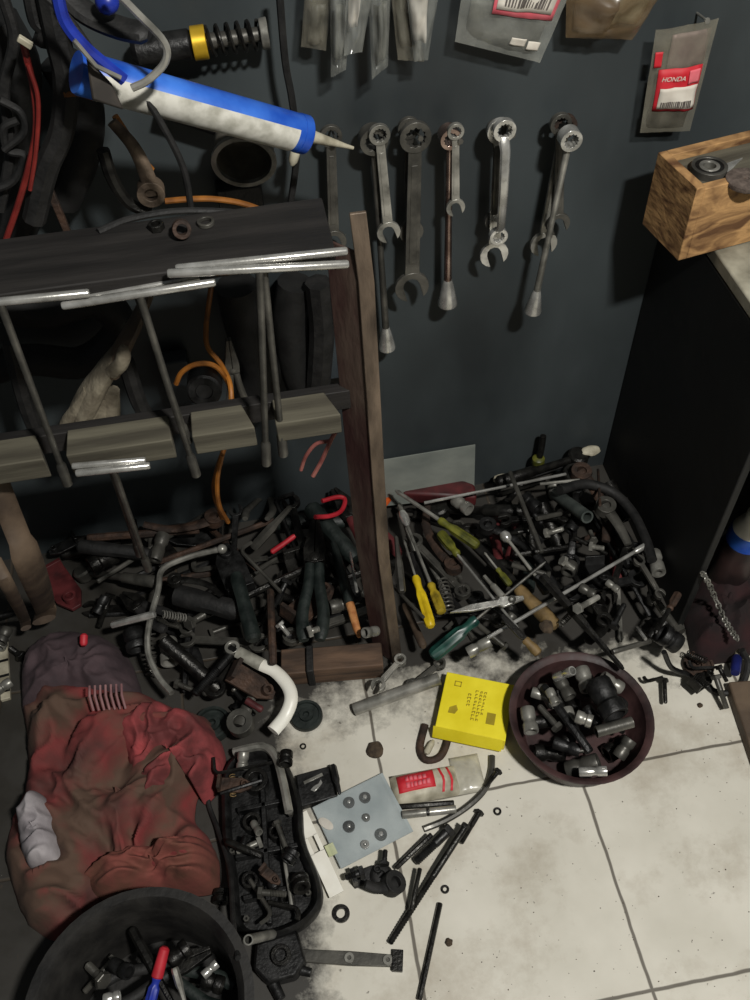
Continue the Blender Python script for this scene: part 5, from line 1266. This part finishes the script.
# ---- black gearcase and its neighbours at the bottom
def gearcase():
    out = [(228, 770), (255, 752), (280, 760), (296, 800), (300, 840), (315, 880), (316, 905), (296, 925), (262, 935), (238, 925), (232, 880), (226, 830)]
    q = [PZ(x, y, .03) for x, y in out]; c = sum(q, Vector()) / len(q); c.z = 0; loc = [Vector((p.x - c.x, p.y - c.y, 0)) for p in q][::-1]
    r = bpy.data.objects.new('gearcase_half', None); C.objects.link(r); r.location = c
    sm = smooth(loc + [loc[0]], 5)[:-1]
    mesh_obj('floor_plate', MB().prism([(p.x * .97, p.y * .97) for p in sm], 0, .012), BLACK, r)
    mesh_obj('rim_wall', MB().tube([p + Vector((0, 0, .02)) for p in sm], .0075, 8, closed=True, flat=2.2), BLACK, r)
    L2 = lambda x, y, z: PZ(x, y, z) - c
    for k, (x0, y0, x1, y1) in enumerate(((238, 812, 292, 800), (236, 858, 300, 846), (244, 900, 306, 885), (262, 770, 270, 925))):
        a, b = L2(x0, y0, .02), L2(x1, y1, .02); a.z = b.z = .02
        mesh_obj('rib', MB().box(((b - a).length / 2, 0, 0), ((b - a).length, .007, .018), M=frame(a, b)), BLACK, r, None, .001)
    for (x, y), R in (((256, 780), .019), ((252, 822), .014), ((276, 832), .011), ((288, 900), .010), ((250, 880), .012)):
        p = L2(x, y, .03); mesh_obj('bearing_boss', MB().ring((p.x, p.y), R, R * .62, .008, .034, 24), DARK, r, None, .0008)
    for x, y in ((240, 778), (290, 812), (308, 892), (246, 918), (232, 850), (276, 765)):
        p = L2(x, y, .04); mesh_obj('case_bolt', MB().ring((p.x, p.y), .0045, .0018, .03, .038, 18, hexo=True), DULL, r)
    tag(r, 'black open gearcase half with ribs and bosses beside the blister pack', 'gearcase')
    stamp_poly([(p.x, p.y) for p in q], .034); MARK.append(('the black gearcase', c))
gearcase()
lay_path('grey_bent_pipe', [(234, 752), (250, 748), (265, 747), (276, 758), (283, 782), (289, 812)], .0068, STEEL, 'bent grey pipe over the wall end of the gearcase', 'pipe', .014)
lay('threaded_stud', g_bolt, (262, 842), (237, 853), .0048, 'bright threaded stud lying in the black gearcase', 'bolt', m=STEEL)
lay('thin_chrome_rod', g_rod, (281, 838), (292, 908), .0026, 'thin chrome rod along the rim of the gearcase', 'rod', m=STEEL)
lay('socket', g_socket, (254, 824), (260, 834), .006, 'small bright socket in the black gearcase', 'socket', m=STEEL)
lay('cotter_pin', g_spring, (232, 775), (233, 796), .005, 'small brassy spring beside the gearcase rim', 'spring', m=WOODTAN)
lay_path('black_cable', [(216, 780), (208, 800), (218, 830), (230, 870), (233, 920), (238, 958)], .0038, RUBBER, 'thin black cable along the gearcase beside the garment', 'cable')
lay('pipe_stub', g_pipe, (246, 944), (270, 938), .0065, 'short dull pipe stub between gearcase and black casting', 'pipe', m=STEEL)
def casting():
    q = [PZ(x, y, .02) for x, y in ((256, 945), (298, 932), (306, 962), (296, 978), (268, 985), (254, 970))]
    c = sum(q, Vector()) / len(q); c.z = 0; loc = [(p.x - c.x, p.y - c.y) for p in q][::-1]
    make('black_casting', [('casting_body', MB().prism(loc, 0, .03), BLACK, .004), ('casting_boss', MB().ring((.004, .004), .014, .008, .028, .04, 20), DARK, .001), ('casting_lug', MB().lathe([(0, .008), (.022, .007)], 12, M=Matrix.Translation((-.012, -.024, .012)) @ Matrix.Rotation(-1.2, 4, 'Z')), BLACK),
                            ('casting_lug', MB().lathe([(0, .007), (.02, .006)], 12, M=Matrix.Translation((.022, -.012, .012)) @ Matrix.Rotation(-.4, 4, 'Z')), BLACK)],
         Matrix.Translation(c), 'black metal casting with a round boss at the end of the flat arm', 'casting')
    stamp_poly([(p.x, p.y) for p in q], .03)
casting()
GB = [('bolt', 3), ('socket', 2), ('hex_key', 1.5), ('bracket', 2), ('rod', 2), ('lever', 1)]
fill([(222, 745), (262, 735), (290, 770), (236, 800)], 6, GB, 'around the gearcase', lscale=.6, tmax=.06)
fill([(236, 820), (292, 815), (306, 905), (250, 920)], 11, GB, 'around the gearcase', lscale=.55, tmax=.055)
fill([(214, 880), (240, 860), (262, 960), (245, 985)], 6, GB, 'around the gearcase', lscale=.6, tmax=.05)
fill([(346, 858), (396, 842), (404, 880), (356, 898)], 5, [('bolt', 3), ('socket', 1), ('bracket', 1)], 'under the blister pack', lscale=.5, tmax=.02)
fill([(180, 700), (232, 680), (262, 735), (226, 760)], 8, GB, 'around the gearcase', lscale=.7, tmax=.05)
# ---- tub contents worth naming
lay('red_blue_screwdriver', lambda L, r: g_driver(L, r, mat('blue grip', (30, 44, 130), (40, 60, 170), .4), STEEL, .5, .3)[:1] + [('red_collar', MB().lathe([(L * .48, r * .9), (L * .5, r * 1.05), (L * .96, r * .9), (L, r * .5)], 14, r), REDPL)], (150, 1004), (166, 944), .0075, 'blue and red handled tool standing in the black tub', 'screwdriver')
lay('chrome_socket_pin', g_socket, (203, 976), (217, 963), .006, 'bright chrome socket against the tub wall', 'socket', m=CHROME)
lay('chrome_socket_pin', g_socket, (104, 1000), (120, 996), .008, 'bright chrome socket at the frame edge of the tub', 'socket', m=CHROME)
lay('steel_strip', g_chisel, (174, 966), (184, 1000), .005, 'dull steel chisel beside the blue and red tool', 'chisel', m=STEEL)
# ---- far end: leather belt, floor clutter
LO = PZ(36, 648, .05); LO.z = 0
make('leather_apron', [('leather_strip', MB().tube([p - LO for p in smooth([PY(-4, 480, .80), PY(12, 520, .79), PY(32, 570, .78), PZ(45, 606, .09), PZ(44, 620, .09)], 5)], [.016] * 8 + [.02] * 13, 12, flat=.35), LEATHER),
                       ('leather_edge', MB().tube([p - LO for p in smooth([PY(-6, 560, .76), PY(10, 590, .75), PZ(24, 618, .09), PZ(26, 628, .09)], 5)], .009, 10, flat=.5), LEATHER)],
     Matrix.Translation(LO), 'brown leather straps hanging down at the far end behind the garment', 'strap')
lay('red_cap_cover', g_bracket, (52, 572), (76, 606), .010, 'dark red bracket between leather strap and garment hood', 'bracket', m=DARKRED)
lay('white_slotted_strip', lambda L, r: [('strip', MB().box((L / 2, 0, r), (L, r * 4, r * 2)), CREAMPL, .001)] + [('strip_slot', MB().box((L * (k + .5) / 4, 0, r * 2), (L * .04, r * 4.2, r * .3)), BLACK) for k in range(4)], (6, 700), (3, 640), .004, 'pale slotted plastic strip beside the garment hood', 'strip')
fill([(0, 610), (40, 600), (20, 680), (0, 700)], 5, [('socket', 1), ('bolt', 2), ('hex_key', 1)], 'behind the garment', lscale=.8, tmax=.05)
fill([(30, 492), (110, 480), (120, 540), (60, 560)], 7, [('pipe', 1), ('rubber_grip', 2), ('lever', 1), ('bracket', 1), ('rod', 1)], 'behind the garment', lscale=.9, tmax=.06)
# ---- bench end clutter
def bottle():
    b = PZ(752, 590, .02); b = Vector((.735, .80, .0)); zz = .0
    t = PZ(743, 494, .23)
    d = Vector((0, 0, 1)); H = .26; r_ = .032
    r = bpy.data.objects.new('spray_bottle', None); C.objects.link(r)
    p = PZ(748, 534, .17); r.location = (p.x, p.y, .0)
    up = Matrix.Rotation(-PI / 2, 4, 'Y')
    mesh_obj('bottle_body', MB().lathe([(0, r_ * .9), (.004, r_), (.15, r_), (.155, r_ * .98)], 24, M=up), mat('dark can print', (38, 30, 30), (70, 52, 50), .4, .1, 18), r)
    mesh_obj('blue_band', MB().lathe([(.155, r_ * 1.0), (.178, r_ * 1.0), (.185, r_ * .9)], 24, M=up), BLUE, r)
    mesh_obj('white_shoulder', MB().lathe([(.185, r_ * .9), (.2, r_ * .7), (.21, r_ * .5), (.225, r_ * .5), (.228, r_ * .4)], 24, M=up), WHITE, r)
    mesh_obj('spray_cap', MB().lathe([(.226, r_ * .42), (.25, r_ * .42), (.254, r_ * .3)], 20, M=up), CREAMPL, r)
    tag(r, 'spray can with blue band and white shoulder standing by the bench', 'spray can')
bottle()
def rag():
    mb, c, sp = drape([(688, 606), (700, 575), (722, 552), (752, 560), (770, 600), (760, 640), (725, 652), (700, 648)], .04, .07, 5, .03, rings=14)
    make('dark_red_rag', [('rag', mb, mat('dark red rag', (24, 13, 14), (48, 20, 22), .9, 0, 18, .95, .3))], Matrix.Translation(c), 'dark red rag heaped on the floor at the bench', 'rag')
    stamp_poly([(p.x, p.y) for p in sp], .075); MARK.append(('the dark red rag', c))
rag()
def chain():
    q = smooth([PZ(x, y, surf((x, y), .004) + .014) for x, y in ((702, 572), (708, 582), (716, 600), (724, 618), (731, 630), (738, 640))], 5)
    
    c = q[-1].copy(); c.z = .02; mb = MB()
    for i in range(len(q) - 1):
        a, b = q[i] - c, q[i + 1] - c
        d = (b - a).normalized(); s_ = d.orthogonal().normalized() if i % 2 else Vector((0, 0, 1))
        s_ = (s_ - d * s_.dot(d)).normalized(); L_ = (b - a).length * .72
        mb.tube([(a + b) / 2 + d * math.cos(t * PI / 5) * L_ + s_ * math.sin(t * PI / 5) * .0042 for t in range(10)], .0014, 6, closed=True)
    make('steel_chain', [('chain_links', mb, STEEL)], Matrix.Translation(c), 'shiny thin steel chain over the dark red rag', 'chain')
chain()
lay_path('black_arc_cable', [(664, 652), (672, 668), (690, 676), (698, 690)], .0045, BLACK, 'black bent cable end on the tiles beside the basin', 'cable')
lay_path('black_ring_cable', [(704, 676), (712, 690), (728, 693), (742, 684), (748, 664), (742, 650)], .0055, RUBBER, 'black cable arc around the blue tipped bottle by the bench', 'cable')
disc(699, 664, .026, .012, RUST, 'brown_plate_piece', 'brown rusty cover plate on the tiles near the bench', 'cover', z=.0)
lay('bolt', g_bolt, (664, 680), (665, 704), .0036, 'dark upright bolt on the tile beside the basin', 'bolt', m=DARK)
lay('hex_key', g_hexkey, (646, 682), (664, 677), .0032, 'dark hex key between basin and rusty plate', 'hex key', m=DARK)
lay('blue_bottle_tip', lambda L, r: [('bottle', MB().lathe([(0, r * .8), (L * .1, r), (L * .55, r), (L * .65, r * .6)], 16, r), mat('navy cap', (20, 26, 78), (30, 38, 104), .4)), ('pale_tip', MB().lathe([(L * .64, r * .55), (L * .9, r * .5), (L, r * .3)], 14, r), CREAMPL)], (735, 674), (738, 648), .0085, 'navy tube with a pale tip inside the black cable arc', 'tube')
make('dark_board', [('board', MB().box((.06, 0, .012), (.12, .16, .024)), LEATHER, .003)], Matrix.Translation(PZ(740, 722, .02) * 1.0 - Vector((0, .01, .02))) @ Matrix.Rotation(-.12, 4, 'Z'), 'dark brown board on the tiles at the bench end', 'board')
fill([(655, 640), (715, 630), (722, 690), (672, 690)], 9, [('bolt', 3), ('socket', 1), ('spring', 1), ('bracket', 1), ('hex_key', 1)], 'by the bench foot', lscale=.55, tmax=.04)
fill([(700, 500), (750, 480), (750, 600), (705, 590)], 5, [('pipe', 1), ('rubber_grip', 1), ('lever', 1), ('bracket', 1)], 'by the bench foot', lscale=1, tmax=.09)
for n_, (x, y, R, lb) in enumerate(((504, 490, .016, 'pale plaster scrap at the foot of the wall by the thin pale rod'), (585, 477, .012, 'pale plaster scrap in the corner of wall and bench'))):
    blob(x, y, R, .006, lb, 11 + n_, 'pale_scrap', CREAMPL, 1.5)
# loose crumbs of grit on the open tiles: nobody could count them
def grit():
    mb = MB(); rnd = random.Random(4)
    for _ in range(150):
        x, y = rnd.uniform(410, 750), rnd.uniform(700, 1000); p = PZ(x, y, 0)
        if hget(p.x, p.y, .003) > .001: continue
        s_ = rnd.uniform(.0003, .0008) * (1.5 if rnd.random() < .1 else 1)
        mb.box((p.x, p.y, s_ * .4), (s_ * 2, s_ * rnd.uniform(1, 2.4), s_ * .8), M=None)
    tag(mesh_obj('grit', mb, MUD), 'dark crumbs of grit scattered on the open tiles', 'grit', None, 'stuff')
grit()

# ================================================================== labels of the heap tools, told by their nearest landmark
def direction(v):
    if abs(v.x) > abs(v.y): return 'toward the bench' if v.x > 0 else 'away from the bench'
    return 'toward the wall' if v.y > 0 else 'toward the open floor'
ORD = ['first', 'second', 'third', 'fourth', 'fifth', 'sixth', 'seventh', 'eighth', 'ninth', 'tenth']
groups = {}
for o, desc, p, where, grp in FILL:
    if where == 'in the maroon basin': mk = [('the big black socket', Vector((.42, .61, .05)))]
    elif where == 'in the black tub': mk = [('the blue and red tool', TC)]
    else: mk = [m_ for m_ in MARK if m_[0] not in ('the black tub', 'the maroon basin')] + [('the maroon basin', BC)]
    ph, q = min(mk, key=lambda m_: (m_[1].xy - p.xy).length)
    groups.setdefault((desc, where, ph, direction(p - q)), []).append(((p.xy - q.xy).length, o, grp))
for (desc, where, ph, dr), lst in groups.items():
    lst.sort(key=lambda e: e[0])
    for i, (d, o, grp) in enumerate(lst):
        s_ = f'{desc} {where} {dr} from {ph}' if len(lst) == 1 else f'{ORD[i]} {desc} {where} from {ph} {dr}'
        if len(s_.split()) > 16: s_ = s_.replace(' ' + where, '')
        o['label'] = s_
        o['group'] = grp

# ================================================================== light
ld = bpy.data.lights.new('ceiling_lamp', 'AREA'); ld.shape = 'RECTANGLE'; ld.size = .16; ld.size_y = .08; ld.energy = 51; ld.color = (1.0, .975, .92)
lo = bpy.data.objects.new('ceiling_lamp', ld); C.objects.link(lo); lo.location = (.54, -.36, 2.26)
lo.rotation_euler = (Vector((.55, .5, 0)) - lo.location).to_track_quat('-Z', 'Y').to_euler()
W = bpy.data.worlds.new('world'); S.world = W; W.use_nodes = True
W.node_tree.nodes['Background'].inputs['Color'].default_value = (.86, .95, 1.0, 1); W.node_tree.nodes['Background'].inputs['Strength'].default_value = .07
S.view_settings.view_transform = 'Standard'; S.view_settings.look = 'None'; S.view_settings.gamma = 1; S.view_settings.use_curve_mapping = False
S.view_settings.exposure = 0.0
